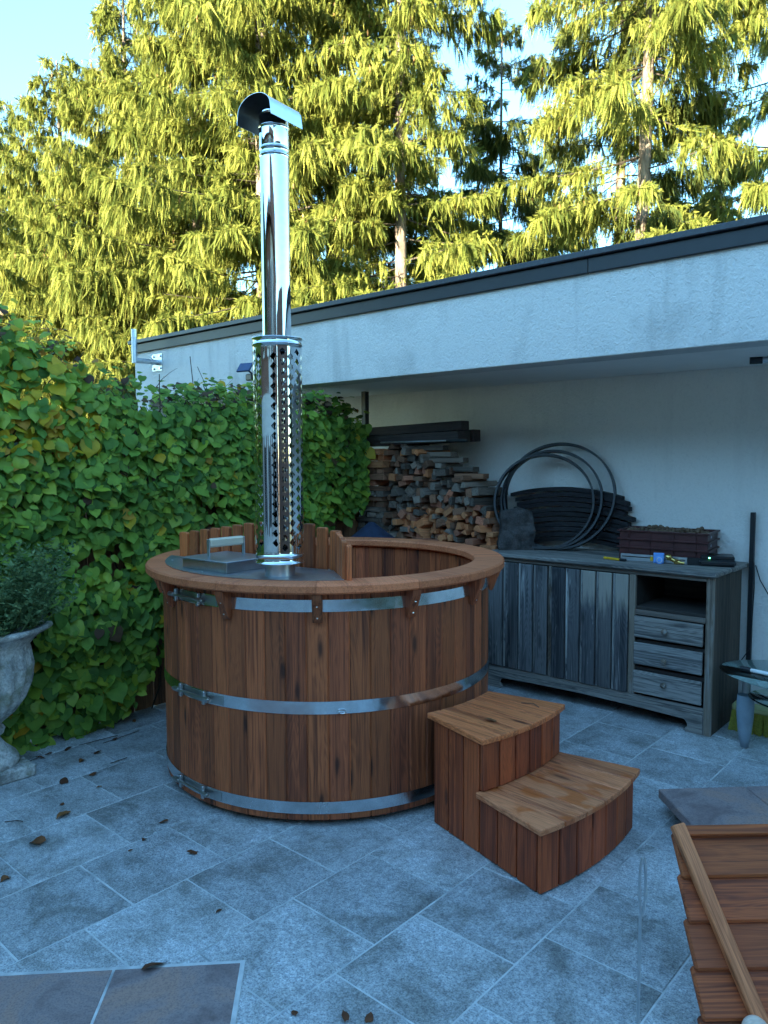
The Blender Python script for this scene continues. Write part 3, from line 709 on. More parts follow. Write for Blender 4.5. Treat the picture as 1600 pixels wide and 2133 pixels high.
tw += spruce(960, 19.0, 8.0, 2.6, 'low spruce in the shade below the gap of sky', 24, 11, zmax=14, mats=DK)
print('twigs', tw)
rng = np.random.default_rng(99)

# ------------------------------------------------------------------ the hot tub
tub = thing('hot_tub', 'round brown wooden hot tub with steel hoops on the paving', 'hot tub', CT)
RO, NS = .85, 58
sw = 2*RO*math.tan(math.pi/NS)
stave = box(.044, sw-.0012, 1.0, WOOD['Z'], .0055, 'stave')
for i in range(NS):
    a = 2*math.pi*(i+.35)/NS
    put('stave', stave, tub, ((RO-.022)*math.cos(a), (RO-.022)*math.sin(a), .53), (0, 0, a))
put('tub_floor', lathe('tf', [(.0, .10), (.806, .10), (.806, .14), (0, .14)], WOOD['X'], 58, False), tub)
put('tub_foot', lathe('foot', [(.60, 0.0), (.79, 0.0), (.79, .10), (.60, .10)], DARKW, 48, False, True), tub)
put('bench', arcseg('bench', .40, .80, .46, .50, R(-30), R(150), WOOD['X'], 24), tub)
NR = 13; da = 2*math.pi/NR; a_j = R(-47.2)
rim_m = arcseg('rim', .775, .932, 1.032, 1.075, -da/2+.0009, da/2-.0009, RIMW, 9, .008)
for i in range(NR): put('rim_board', rim_m, tub, (0, 0, 0), (0, 0, a_j+(i+.5)*da))
# brackets under the rim
bk = prism('bracket', [(.852, .905), (.868, .900), (.878, .915), (.895, .962), (.915, 1.005), (.918, 1.031), (.852, 1.031)], WOOD['Z'], 'Y', .042, .003)
for i in range(NR):
    o = put('bracket', bk, tub, (0, 0, 0), (0, 0, a_j+i*da)); a = a_j+i*da
    o.location = (.021*math.sin(a), -.021*math.cos(a), 0)
    for rr, z in ((.8945, .975), (.8745, .922)): put('screw', tube('screw', [(0, 0, 0), (.012, 0, .003)], .0042, SCREW, 6), o, (rr-.004, .021, z))
# hoops
def hoop(z0, z1, mat, name='hoop'):
    m = lathe('hoop', [(.8526, z0), (.8545, z0), (.8545, z1), (.8526, z1)], mat, 116, True, True)
    return put(name, m, tub)
hoops = [hoop(.945, .997, HOOPM), hoop(.502, .557, HOOPM), hoop(.062, .115, HOOPL)]
for h in hoops: flat_caps(h.data)
lug = box(.018, .020, .062, BRUSH, .004)
for h, zc, aoff in ((hoops[0], .971, -92.0), (hoops[1], .529, -90.2), (hoops[2], .089, -91.5)):
    for s in (-1, 1):
        a = R(aoff+s*6.0); put('clamp_lug', lug, h, (.868*math.cos(a), .868*math.sin(a), zc), (0, 0, a))
    a = R(aoff); tg = Vector((-math.sin(a), math.cos(a), 0)); c0 = Vector((.8705*math.cos(a), .8705*math.sin(a), zc))
    put('clamp_bolt', tube('bolt', [c0-tg*.15, c0+tg*.15], .0062, BRUSH, 8), h)
    for s in (-1, 1): put('clamp_nut', tube('nut', [c0+tg*s*.098, c0+tg*s*.135], .0115, BRUSH, 6), h)
    put('clamp_strap', arcseg('strap', .8550, .8572, zc-.022, zc+.022, R(aoff-8), R(aoff+13), BRUSH, 6, .0005), h)
a = R(-40.5); put('eyelet', tube('eye', [Vector((.858*math.cos(a), .858*math.sin(a), .512)) + Vector((-math.sin(a)*.016*math.cos(q), math.cos(a)*.016*math.cos(q), .007*math.sin(q))) + Vector((math.cos(a), math.sin(a), 0))*.006 for q in np.linspace(0, 6.28, 13)], .0028, HOOPM, 6), hoops[1])
# inner picket guard round the stove
def pick(p, z1, ang):
    h = z1-.14; pts = [(-.0285, 0), (.0285, 0), (.0285, h-.006), (.0225, h), (-.0225, h), (-.0285, h-.006)]
    m = prism('picket', pts, PICKW, 'Y', .022, .0025)
    put('picket', m, tub, (p[0], p[1], .14), (0, 0, ang))
A0, A1 = Vector((-.575, -.515)), Vector((.40, -.345)); dA = (A1-A0).normalized(); nA = 14
for i in range(nA):
    s = i/(nA-1); p = A0.lerp(A1, s); L_ = s*1.03
    pick(p, float(np.interp(L_, [0, .15, .26, .36, .44, .51, .68, .84, .90, .96, 1.03], [1.203, 1.224, 1.238, 1.252, 1.266, 1.275, 1.292, 1.290, 1.279, 1.268, 1.258])), math.atan2(dA.y, dA.x))
B0, B1 = Vector((.452, -.388)), Vector((.610, -.512))
for i in range(5):
    pick(B0.lerp(B1, i/3.0 if i < 4 else 1.0) if i < 4 else Vector((.638, -.512)), (1.256, 1.254, 1.250, 1.243, 1.226)[i], math.atan2(B1.y-B0.y, B1.x-B0.x) if i < 4 else R(-38))
# steel plate over the stove
pp = [(.836*math.cos(R(a)), .836*math.sin(R(a))) for a in np.linspace(-138.5, -39.5, 34)] + [(.418, -.372), (-.575, -.548)]
put('stove_plate', prism('plate', pp, PLATE, 'Z', .003), tub, (0, 0, 1.0765))
for p in ((.60, -.545), (.41, -.39), (.0, -.82), (-.45, -.69)): put('plate_screw', tube('ps', [(0, 0, 0), (0, 0, .004)], .005, SCREW, 8), tub, (p[0]*.97, p[1]*.97, 1.0785))

# stove lid
LC = [Vector((-.200, -.790)), Vector((.142, -.765)), Vector((.112, -.505)), Vector((-.205, -.470))]
lc = (LC[0]+LC[1]+LC[2]+LC[3])/4
lid = thing('stove_hatch', 'square steel stove hatch cover with a pale wooden handle on the tub plate', 'hatch', CT+Vector((lc.x, lc.y, 1.0797)), R(3.5))
put('lid_skirt', box(.318, .268, .044, BRUSH, .0015), lid, (0, 0, .022)); put('lid_top', box(.334, .284, .006, PLATE, .0015), lid, (0, 0, .048))
HD = R(84)
for s in (-1, 1): put('handle_post', box(.004, .022, .088, GALV, .001), lid, (.0+.098*math.cos(HD)*s-.0, .098*math.sin(HD)*s, .0955), (0, 0, HD))
put('handle_bar', box(.192, .026, .042, PALEW, .008), lid, (0, 0, .122), (0, 0, HD))

# ------------------------------------------------------------------ flue
CH = CT + Vector((.338, -.622, 1.0797))
fl = thing('stove_flue', 'tall polished steel flue pipe with a perforated guard and cowl', 'chimney', CH)
def radial(me):
    me.normals_split_custom_set_from_vertices([Vector((v.co.x, v.co.y, 0)).normalized() if (v.co.x or v.co.y) else Vector((0, 0, 1)) for v in me.vertices]); return me
put('outlet_collar', lathe('oc', [(.066, 0), (.066, .072)], BRUSH, 48), fl); put('collar_flange', lathe('cf', [(.066, .0012), (.073, .0012), (.073, .0005)], PLATE, 48), fl)
def bead(z, r, h=.004, d=.0035): return [(r, z-h), (r+d*.7, z-h*.5), (r+d, z), (r+d*.7, z+h*.5), (r, z+h)]
put('flue_pipe', lathe('fp', [(.0618, .06), (.0618, 1.785)] + bead(1.795, .0618) + bead(1.822, .0618) + [(.0630, 1.83), (.0630, 1.90)] + bead(1.912, .0632) + [(.0632, 1.955), (.058, 1.957), (.058, 1.60)], MIRROR, 64), fl)
def guard():
    r = .1062; NC, z0, z1 = 18, .112, .985; NRW = 21; h = (z1-z0)/NRW; w = 2*math.pi/NC; V = []; F = []; vid = {}
    def vert(a, z):
        k = (round(a/w*64) % (64*NC), round(z, 5))
        if k not in vid: vid[k] = len(V); V.append((r*math.cos(a), r*math.sin(a), z))
        return vid[k]
    a0 = R(-79)                                                    # the plain seam strip
    for c in range(NC):
        aL = a0 + c*w
        if c < 1:
            for q in range(4): F.append((vert(aL+w*q/4, z0), vert(aL+w*(q+1)/4, z0), vert(aL+w*(q+1)/4, z1), vert(aL+w*q/4, z1)))
            continue
        st = .5*h if c % 2 else 0; rows = NRW if c % 2 == 0 else NRW-1; aR = aL+w; am = aL+w/2
        if st:
            F.append((vert(aL, z0), vert(am, z0), vert(aR, z0), vert(aR, z0+st), vert(am, z0+st), vert(aL, z0+st)))
            F.append((vert(aL, z1-st), vert(am, z1-st), vert(aR, z1-st), vert(aR, z1), vert(am, z1), vert(aL, z1)))
        for q in range(rows):
            b = z0+st+q*h; tp = b+h; zm = b+h/2; hw, hh = w*.455, h*.435
            L_, R__, T_, B_ = vert(am-hw, zm), vert(am+hw, zm), vert(am, zm+hh), vert(am, zm-hh)
            mL, mR, mT, mB = vert(aL, zm), vert(aR, zm), vert(am, tp), vert(am, b)
            F += [(vert(aL, b), mB, B_, L_, mL), (mB, vert(aR, b), mR, R__, B_), (mR, vert(aR, tp), mT, T_, R__), (mT, vert(aL, tp), mL, L_, T_)]
    me = pymesh('guard', V, F, MIRROR, True); return radial(me)
put('perforated_guard', guard(), fl)
for za, zb, dirz in ((.062, .112, -1), (.985, 1.028, 1)):
    pr = ([(.1062, zb)] + bead((za+zb)/2+.006, .1062)[::-1] + [(.1062, za), (.110, za-.001), (.110, za-.004), (.067, za-.004)]) if dirz < 0 else ([(.1062, za)] + bead((za+zb)/2-.004, .1062) + [(.1062, zb-.002), (.109, zb), (.109, zb+.003), (.064, zb+.003)])
    put('guard_ring', lathe('gr', pr, MIRROR, 64), fl)
def cowl():
    w, hp, leg, l0, l1, th = .094, .062, .022, -.105, .085, .0015; sec = []
    for q in np.linspace(0, math.pi, 19): sec.append((w*math.cos(q), leg+hp*math.sin(q)))
    sec = [(w*1.06, -.020)] + sec + [(-w*1.06, -.020)]
    V = []; F = []; n = len(sec)
    for y in (l0, l1):
        for k in (1.0, 1-th/w):
            for (x, z) in sec: V.append((x*k, y if y < 0 else y + (.0 if x > 0 else -.02), z*k if z > 0 else z))
    inner = []
    for i in range(n-1):
        inner.append(len(F)+1); F += [(i, i+1, 2*n+i+1, 2*n+i), (n+i, 3*n+i, 3*n+i+1, n+i+1), (i, n+i, n+i+1, i+1), (2*n+i, 2*n+i+1, 3*n+i+1, 3*n+i)]
    F += [(0, 2*n, 3*n, n), (n-1, 2*n-1, 4*n-1, 3*n-1)]
    me = pymesh('cowl', V, F, [MIRROR, HOODSHADE], True)
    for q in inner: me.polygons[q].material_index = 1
    bm = bmesh.new(); bm.from_mesh(me); bmesh.ops.recalc_face_normals(bm, faces=bm.faces)
    for e in bm.edges:
        if len(e.link_faces) == 2 and e.calc_face_angle(0) > .6: e.smooth = False
    bm.to_mesh(me); bm.free(); return me
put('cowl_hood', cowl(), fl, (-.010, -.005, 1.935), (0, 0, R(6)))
put('cowl_saddle', lathe('cs', [(.0605, 1.94), (.0605, 1.962), (.066, 1.972), (.064, 1.972), (.058, 1.962), (.058, 1.94)], MIRROR, 48), fl)
put('cowl_strap', tube('cst', [(-.060, -.02, 1.970), (0, -.02, 1.966), (.060, -.02, 1.970)], .004, MIRROR, 6), fl)

# ------------------------------------------------------------------ steps
stp = thing('wooden_steps', 'two tread brown wooden steps curved to fit against the tub', 'steps', CT)
AL, AR = R(-16.2), R(9.2)
def radial_boards(nm, r0, r1, z0, z1, a, n, out):
    """vertical boards along a radial side"""
    for i in range(n):
        ra, rb = r0+(r1-r0)*i/n, r0+(r1-r0)*(i+1)/n; rm = (ra+rb)/2
        put(nm, box(rb-ra-.007, .020, z1-z0, STEPW, .004), stp, (rm*math.cos(a)-out*.010*math.sin(a)*-1, rm*math.sin(a)-out*.010*math.cos(a), (z0+z1)/2), (0, 0, a))
def arc_boards(nm, r, z0, z1, n):
    for i in range(n):
        a = AL + (AR-AL)*(i+.5)/n; w = r*(AR-AL)/n
        put(nm, box(.020, w-.007, z1-z0, STEPW, .004), stp, ((r-.010)*math.cos(a), (r-.010)*math.sin(a), (z0+z1)/2), (0, 0, a))
Z1, Z2 = .237, .462
for a, s in ((AL, 1), (AR, -1)):
    radial_boards('side_board', .960, 1.268, .004, Z2, a, 3, -s); radial_boards('side_board', 1.270, 1.598, .004, Z1, a, 3, -s)
arc_boards('riser_board', 1.290, Z1+.028, Z2, 6); arc_boards('riser_board', 1.617, .004, Z1, 7)
put('inner_frame', arcseg('fr', .985, 1.255, .01, Z2-.003, AL+.03, AR-.03, DARKW, 8), stp); put('inner_frame', arcseg('fr2', 1.258, 1.585, .01, Z1-.003, AL+.03, AR-.03, DARKW, 8), stp)
def tread(nm, r0, r1, z0, z1, mat, n):
    """boards running outwards, cut to the curve at both ends"""
    am = (AL+AR)/2; hw = None
    yl, yr = -math.sin(-(AL-am)), math.sin(AR-am)
    # board seams in the tread's own frame: x outwards, y along the curve; sides follow the radial cut
    for i in range(n):
        fa, fb = i/n, (i+1)/n; pts_in = []; pts_out = []
        for f in np.linspace(fa, fb, 4):
            aa = (AL-.014) + (AR-AL+.028)*f
            pts_out.append((r1*math.cos(aa-am), r1*math.sin(aa-am))); pts_in.append((r0*math.cos(aa-am), r0*math.sin(aa-am)))
        P = pts_in + pts_out[::-1]
        c_ = Vector((sum(p[0] for p in P)/len(P), sum(p[1] for p in P)/len(P)))
        g_ = .0018; P = [(p[0]-c_.x, (p[1]-c_.y)*(1-g_*2/(.09))) for p in P]
        m = prism('tread', P, mat, 'Z', z1-z0, .003)
        q = Vector((c_.x*math.cos(am)-c_.y*math.sin(am), c_.x*math.sin(am)+c_.y*math.cos(am), z0))
        put(nm, m, stp, q, (0, 0, am))
tread('tread_board', .930, 1.308, Z2+.001, Z2+.025, TREAD, 6)
tread('tread_board', 1.270, 1.640, Z1+.001, Z1+.025, TREADW, 6)

# ------------------------------------------------------------------ weathered cabinet
CX0, CX1, CY = -2.93, -1.398, 4.36
cab = thing('weathered_cabinet', 'grey weathered wooden sideboard with plank doors and three drawers', 'cabinet', (CX0, CY, 0))
def cb(name, mat, x0, x1, y0, y1, z0, z1, b=.003, parent=cab): return bx(name, parent, mat, x0, x1, y0, y1, z0, z1, b)
cb('top_board', CABX, CX0-.018, CX1+.016, CY-.026, CY+.262, .914, .944, .009); cb('top_board', CABX, CX0-.018, CX1+.016, CY+.264, CY+.572, .914, .944, .006)
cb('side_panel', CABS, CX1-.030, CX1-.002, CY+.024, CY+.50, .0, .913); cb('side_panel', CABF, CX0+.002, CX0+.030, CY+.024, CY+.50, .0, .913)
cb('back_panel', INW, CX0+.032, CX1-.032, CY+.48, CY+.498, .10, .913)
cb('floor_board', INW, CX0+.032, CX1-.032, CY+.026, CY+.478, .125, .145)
cb('stile', CABF, CX1-.044, CX1, CY, CY+.022, .0, .913); cb('stile', CABF, CX0, CX0+.030, CY, CY+.022, .0, .913)
cb('stile', CABF, -2.443, -2.416, CY+.004, CY+.022, .157, .886); cb('stile', CABF, -1.893, -1.853, CY, CY+.022, .157, .886)
cb('top_rail', CABFX, CX0+.031, CX1-.045, CY+.002, CY+.022, .887, .913); cb('bottom_rail', CABX, CX0+.031, CX1-.045, CY+.002, CY+.022, .118, .156)
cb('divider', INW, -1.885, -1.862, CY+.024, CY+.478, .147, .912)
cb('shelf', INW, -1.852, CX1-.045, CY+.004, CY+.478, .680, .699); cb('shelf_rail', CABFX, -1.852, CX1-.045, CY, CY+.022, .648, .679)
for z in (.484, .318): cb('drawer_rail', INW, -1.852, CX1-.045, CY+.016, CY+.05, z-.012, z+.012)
# scalloped apron with feet
fo = [(CX0+.031, .117), (CX0+.031, .0), (CX0+.125, .0), (CX0+.135, .012)] + [(CX0+.115+.03*(1-math.cos(q)), .03+.045*math.sin(q)) for q in np.linspace(.2, 1.57, 6)] + [(CX0+.30, .083), (-2.2, .090), (CX1-.40, .083), (CX1-.17, .075)] + [(CX1-.130-.03*(1-math.cos(q)), .03+.045*math.sin(q)) for q in np.linspace(1.57, .2, 6)] + [(CX1-.150, .012), (CX1-.140, .0), (CX1-.046, .0), (CX1-.046, .117)]
put('apron', prism('apron', [(x-CX0, z) for x, z in fo], CABX, 'Y', .020), cab, (0, .001, 0))
def door(x0, x1, cuts):
    d = bpy.data.objects.new('door', box(x1-x0-.006, .012, .718, INW, .002)); link(d, cab); d.location = ((x0+x1)/2-CX0, .012, .5215)
    ed = [x0]+cuts+[x1]
    for i in range(len(ed)-1):
        xa, xb = ed[i]+.003, ed[i+1]-.003; bw = .018 if i else 0.0
        if bw: put('bead', box(bw-.003, .010, .722, BEAD, .003), d, (xa+bw/2-(x0+x1)/2, -.012, 0))
        put('plank', box(xb-xa-bw, .014, .722, CABWB if x0 > -2.43 and i >= 2 else CABW, .003), d, ((xa+bw+xb)/2-(x0+x1)/2, -.014+.002*math.sin(i*2.1), 0))
    return d
door(-2.898, -2.445, [-2.785, -2.667, -2.553]); door(-2.414, -1.895, [-2.318, -2.215, -2.108, -2.0])
for i, (z0, z1) in enumerate(((.509, .645), (.345, .484), (.170, .314))):
    dw = bpy.data.objects.new('drawer', box(.402, .018, z1-z0-.008, CABX, .003)); link(dw, cab); dw.location = (-1.6535-CX0, -.001, (z0+z1)/2)
    if i == 1: tag(dw, 'middle drawer with its round knob sitting low')
    kz = -.004 if i == 0 else (-.018 if i == 1 else .012)
    put('knob', lathe('kn', [(.0, .030), (.012, .029), (.018, .022), (.017, .014), (.009, .008), (.009, 0)], CABF, 16), dw, (-.010, -.009, kz), (R(90), 0, 0))
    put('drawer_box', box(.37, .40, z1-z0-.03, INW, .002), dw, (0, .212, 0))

# ------------------------------------------------------------------ things on the cabinet
ZT = .9445
def rough_block():
    bm = bmesh.new(); bmesh.ops.create_cube(bm, size=1.0); bmesh.ops.subdivide_edges(bm, edges=bm.edges[:], cuts=9, use_grid_fill=True)
    for v in bm.verts:
        x, y, z = v.co; h = z+.5; tap = 1-.20*h**1.3; v.co = Vector((x*.255*tap, y*.19*tap, h*.280))
        if h > .6: v.co.z -= .022*(abs(2*x)**4)*(h-.5)*1.6
        nz = mnoise.noise(v.co*11)*.014 + mnoise.noise(v.co*34)*.006
        v.co += Vector((x, y, (z if z > -.49 else 0)))*nz*2.6
    me = bpy.data.meshes.new('block'); bm.to_mesh(me); bm.free(); me.materials.append(BLOCKM); return me
tag(put('stone_block', rough_block(), None, (-2.845, 4.615, ZT), (0, 0, R(40))), 'rough grey granite block standing on the left end of the cabinet', 'stone')
# stacked curved slats
for i in range(11):
    n = 14; hl = .435; V = []; F = []; z0 = ZT + .0352*i; th = .032
    sh = .03*math.sin(i*2.4) + (.05-.008*i); xs = np.linspace(-hl, hl, n)
    for x in xs:
        zz_ = .055*(1-(x/hl)**2) + (.0 if i == 0 else 0)
        for (dy, dz) in ((0, 0), (.055, 0), (.055, th*.86), (0, th*.86)): V.append((x, dy, zz_+dz))
    for q in range(n-1):
        for w_ in range(4): F.append((q*4+w_, q*4+(w_+1) % 4, (q+1)*4+(w_+1) % 4, (q+1)*4+w_))
    F += [(3, 2, 1, 0), tuple((n-1)*4+w_ for w_ in range(4))]
    me = pymesh('slat', V, F, SLATW); bm = bmesh.new(); bm.from_mesh(me); bmesh.ops.recalc_face_normals(bm, faces=bm.faces); bm.to_mesh(me); bm.free()
    tag(put('curved_slat', me, None, (-2.56+sh, 4.868+.008*math.sin(i*1.9), z0)), ('lowest', 'second lowest', 'third lowest', 'fourth lowest', 'fifth lowest', 'middle', 'fifth from the top', 'fourth from the top', 'third from the top', 'second from the top', 'topmost')[i] + ' black curved slat of the stack behind the iron hoops', 'slat', 'black curved slats stacked on the cabinet')
# iron hoops leaning on the stack
def ring(lbl, c, ra, rb, wd, rz, lean):
    V = []; F = []; n = 80
    for i in range(n):
        a = 2*math.pi*i/n
        for q, d in ((0, -wd/2), (0, wd/2), (.014, wd/2), (.014, -wd/2)): V.append(((ra-q)*math.cos(a), d, (rb-q)*math.sin(a)))
    for i in range(n):
        for k in range(4): F.append((i*4+k, ((i+1) % n)*4+k, ((i+1) % n)*4+(k+1) % 4, i*4+(k+1) % 4))
    tag(put('iron_hoop', flat_caps(pymesh('ring', V, F, BLACK, True)), None, c, (R(lean), 0, R(rz))), lbl, 'hoop', 'black barrel hoops leaning on the wall')
ring('largest black iron hoop, rearmost of the three against the wall', (-2.605, 4.780, ZT+.374), .395, .380, .050, 14, -12)
ring('middle black iron hoop, between the rear and the front hoop', (-2.650, 4.755, ZT+.349), .360, .354, .055, 16, -12)
ring('smallest black iron hoop, the front one of the three', (-2.690, 4.725, ZT+.335), .348, .340, .066, 24, -11)
# crates of walnuts
def crate(z, lbl, grp):
    t = thing('plastic_crate', lbl, 'crate', (-1.815, 4.755, z), R(7), grp); L_, W_, H_ = .54, .30, .082; th = .006
    put('crate_floor', box(L_-.03, W_-.03, .005, MAROON, .001), t, (0, 0, .004))
    for s in (-1, 1):
        put('long_side', box(L_-.012, th, H_, MAROON, .002), t, (0, s*(W_/2-.008), H_/2+.001)); put('end_side', box(th, W_-.023, H_, MAROON, .002), t, (s*(L_/2-.009), 0, H_/2+.001))
        put('rim', box(L_+.012, .018, .010, MAROON, .002), t, (0, s*(W_/2-.001), H_-.003)); put('rim', box(.016, W_-.022, .010, MAROON, .002), t, (s*(L_/2-.003), 0, H_-.003))
        for q in (-.2, -.07, .07, .2): put('rib', box(.005, .006, H_-.012, MAROON, .001), t, (q, s*(W_/2-.0018), H_/2-.004))
    put('label_tag', box(.001, .022, .014, WHITELOGO, .0002), t, (L_/2-.005, -.05, .055))
    return t
crate(ZT, 'maroon plastic crate at the bottom of the stack beside the wall', 'maroon crates'); crate(ZT+.052, 'maroon plastic crate in the middle of the stack beside the wall', 'maroon crates')
crate(ZT+.104, 'maroon plastic crate full of walnuts, topmost of its stack', 'maroon crates')
wn_m = []
for q in range(4):
    bm = bmesh.new(); bmesh.ops.create_icosphere(bm, subdivisions=2, radius=.0165)
    for v in bm.verts: v.co = Vector((v.co.x*1.0, v.co.y*.92, v.co.z*.95))*(1+.10*mnoise.noise(v.co*180+Vector((q*7, 0, 0))))
    me = bpy.data.meshes.new('walnut'); bm.to_mesh(me); bm.free(); me.materials.append(WALNUT); me.polygons.foreach_set('use_smooth', [True]*len(me.polygons)); wn_m.append(me)
cr_c = Vector((-1.815, 4.755)); ca, sa = math.cos(R(7)), math.sin(R(7))
for i in range(15):
    for j in range(8):
        x, y = -.245+.035*i+random.uniform(-.006, .006), -.122+.035*j+random.uniform(-.006, .006)
        z = ZT+.104+.062+random.uniform(-.004, .006)+.010*math.exp(-((x+.02)/.12)**2)
        tag(put('walnut', wn_m[(i*3+j) % 4], None, (cr_c.x+x*ca-y*sa, cr_c.y+x*sa+y*ca, z), (random.uniform(0, 6), random.uniform(0, 6), 0)), 'brown walnut lying in the top maroon crate', 'walnut', 'walnuts in the top crate')
for i in range(14):
    x, y = random.uniform(-.16, .2), random.uniform(-.09, .11)
    tag(put('walnut', wn_m[i % 4], None, (cr_c.x+x*ca-y*sa, cr_c.y+x*sa+y*ca, ZT+.104+.088+random.uniform(0, .004)), (i, i*2, 0)), 'brown walnut lying in the top maroon crate', 'walnut', 'walnuts in the top crate')
# cutter knife, level, tag, valve, black box
t = thing('utility_knife', 'yellow utility knife with a black end lying on the cabinet top', 'knife', (-2.07, 4.50, ZT), R(-14))
put('knife_body', box(.125, .022, .014, YELLOWP, .004), t, (0, 0, .007)); put('knife_end', box(.045, .024, .016, BLACKP, .005), t, (.083, 0, .008))
t = thing('aluminium_rule', 'grey metal bar with a black end standing against the maroon crates', 'bar', (-1.80, 4.565, ZT), R(7))
put('bar', box(.40, .018, .042, GALV, .002), t, (-.03, 0, .021)); put('end_cap', box(.085, .020, .044, BLACKP, .003), t, (.213, 0, .022)); put('bar_slot', box(.38, .002, .006, BLACKP, .0005), t, (-.03, -.010, .026)); put('level_vial', box(.022, .004, .026, YELLOWP, .002), t, (-.035, -.0105, .021))
t = thing('blue_tag', 'light blue packet leaning on the metal bar beside the brass valve', 'packet', (-1.785, 4.533, ZT), R(10))
put('packet', box(.062, .016, .064, BLUEP, .004), t, (0, 0, .032), (R(-8), 0, 0)); put('tag_disc', lathe('d', [(0, .0045), (.024, .0045), (.026, .002), (.026, 0)], BLUEP, 20), t, (.008, -.016, .022), (R(82), 0, 0))
put('tag_print', lathe('d', [(.013, .0008), (.017, .0008)], WHITELOGO, 20), t, (.008, -.0205, .0226), (R(82), 0, 0))
t = thing('brass_valve', 'brass hose valve lying on the cabinet right of the blue packet', 'valve', (-1.70, 4.530, ZT), R(18))
put('valve_knob', lathe('k', [(0, .030), (.014, .028), (.020, .018), (.019, .008), (.010, .002), (.0, 0)], BRASS, 18), t, (-.022, .0, .042), (R(75), 0, 0))
put('valve_body', tube('b', [(-.02, 0, .040), (.01, -.002, .024), (.045, -.004, .014)], .012, BRASS, 12), t); put('hose_nut', tube('n', [(.012, -.002, .022), (.030, -.003, .017)], .017, BRASS, 6), t); put('hose_tail', tube('n2', [(.045, -.004, .0135), (.068, -.006, .0125)], .0085, BRASS, 10), t)
t = thing('black_charger', 'flat black electrical box with a small green light on the cabinet corner', 'box', (-1.49, 4.68, ZT), R(20))
put('case', box(.20, .17, .040, BLACKP, .012), t, (0, 0, .021)); put('case_lid', box(.185, .155, .022, BLACKP, .009), t, (0, .003, .050)); put('status_light', box(.010, .002, .006, GREENLED, .001), t, (-.045, -.0755, .050)); put('case_seam', box(.202, .172, .003, plain('seam_grey', (.06, .065, .07), .4), .001), t, (0, 0, .028))
# black upright and its cable
t = thing('black_upright', 'slim black metal upright against the wall right of the cabinet', 'post', (-1.362, 4.915, 0))
put('upright', box(.026, .026, 1.252, BLACK, .002), t, (0, 0, .627)); put('upright_foot', box(.09, .07, .006, BLACK, .001), t, (0, -.01, .003))
cp = [(0, 0, .93), (.03, -.004, .84), (.10, 0, .72), (.22, .005, .60), (.42, .005, .52)]
tag(put('black_cable', tube('cable', [Vector(p)+Vector((-1.342, 4.925, 0)) for p in cp], .0035, BLACKP, 6)), 'thin black cable hanging in a curve from the upright on the white wall', 'cable')
cp = [(0, 0, .95), (.008, -.01, .80), (.002, -.012, .6), (-.004, -.012, .42), (-.05, -.02, .34), (-.10, -.02, .25)]
tag(put('black_cable', tube('cable', [Vector(p)+Vector((-1.345, 4.905, 0)) for p in cp], .003, BLACKP, 6)), 'thin black cable running straight down beside the upright to the floor', 'cable')

# ------------------------------------------------------------------ firewood
log_cache = {}
def log_mesh(w, h, l, m, tri):
    k = (round(w/.012), round(h/.010), round(l/.06), m, tri)
    if k in log_cache: return log_cache[k]
    if tri: me = prism('log', [(-w/2, -h/2), (w/2, -h/2), (w*.12, h/2), (-w*.18, h/2)], LOGM[m], 'Y', l, .003); me.transform(Matrix.Translation((0, -l/2, 0)))
    else: me = box(w, l, h, LOGM[m], .003, 'log')
    log_cache[k] = me; return me
GRP = 'split firewood in the pile between vine and cabinet'
FL = 'split firewood piece with its end facing out of the woodpile'
nlog = 0
def log(x, y, z, w, h, l, m, tri=False, ry=0., rz=0., lbl=None, rx=0.):
    global nlog
    if lbl is None:
        lbl = '%s %s firewood piece %s %s' % (('fresh orange', 'weathered grey', 'dark brown', 'reddish')[m], 'wedge shaped' if tri else 'squared',
              'low behind the tub rim' if z < .95 else 'in the lower rows' if z < 1.2 else 'in the middle rows' if z < 1.45 else 'in the top rows',
              'beside the corner stack' if x < -3.62 else 'near the middle' if x < -3.30 else 'at the cabinet end')
    else: lbl = ('fresh orange ', 'weathered grey ', 'dark brown ', 'reddish ')[m] + lbl + (' low down' if z < .9 else ' halfway up' if z < 1.3 else ' near its top')
    tag(put('firewood', log_mesh(w, h, l, m, tri), None, (x, y, z), (rx, ry, rz)), lbl, 'firewood', GRP); nlog += 1
def pile_top(x): return float(np.interp(x, [-3.96, -3.76, -3.56, -3.38, -3.22, -3.06, -2.95], [1.69, 1.69, 1.62, 1.50, 1.46, 1.33, 1.15]))
z = 0.0
while z < 1.72:
    low = z < .88; hgt = .115 if low else random.uniform(.040, .064); x = -3.945; xr = -2.965 if z < 1.12 else (-3.02 if z < 1.25 else -3.08)
    while x < xr:
        w = random.uniform(.11, .16) if low else random.choice((random.uniform(.026, .045), random.uniform(.042, .065), random.uniform(.045, .07), random.uniform(.07, .11))); w = min(w, xr-x+.03)
        if z + hgt*.6 > pile_top(x+w/2): x += w; continue
        q = random.random(); warm = z < 1.20 and x > -3.85
        m = (0 if q < (.38 if warm else .07) else 3 if q < (.55 if warm else .15) else 2 if q < (.72 if warm else .5) else 1)
        l = random.uniform(.30, .42); yj = random.uniform(-.055, .05)
        tilt = 0 if low else (random.gauss(0, .18) if random.random() < .62 else random.uniform(-.9, .9))
        hh = hgt*random.uniform(.7, 1.12)
        log(x+w/2, 4.50+l/2+yj, z+hgt/2+(0 if low else random.uniform(-.010, .010)), w*random.uniform(.88, 1.05), hh, l, m, not low and random.random() < .34, tilt, random.uniform(-.22, .22), rx=random.uniform(-.05, .05))
        x += w
    z += hgt*.93
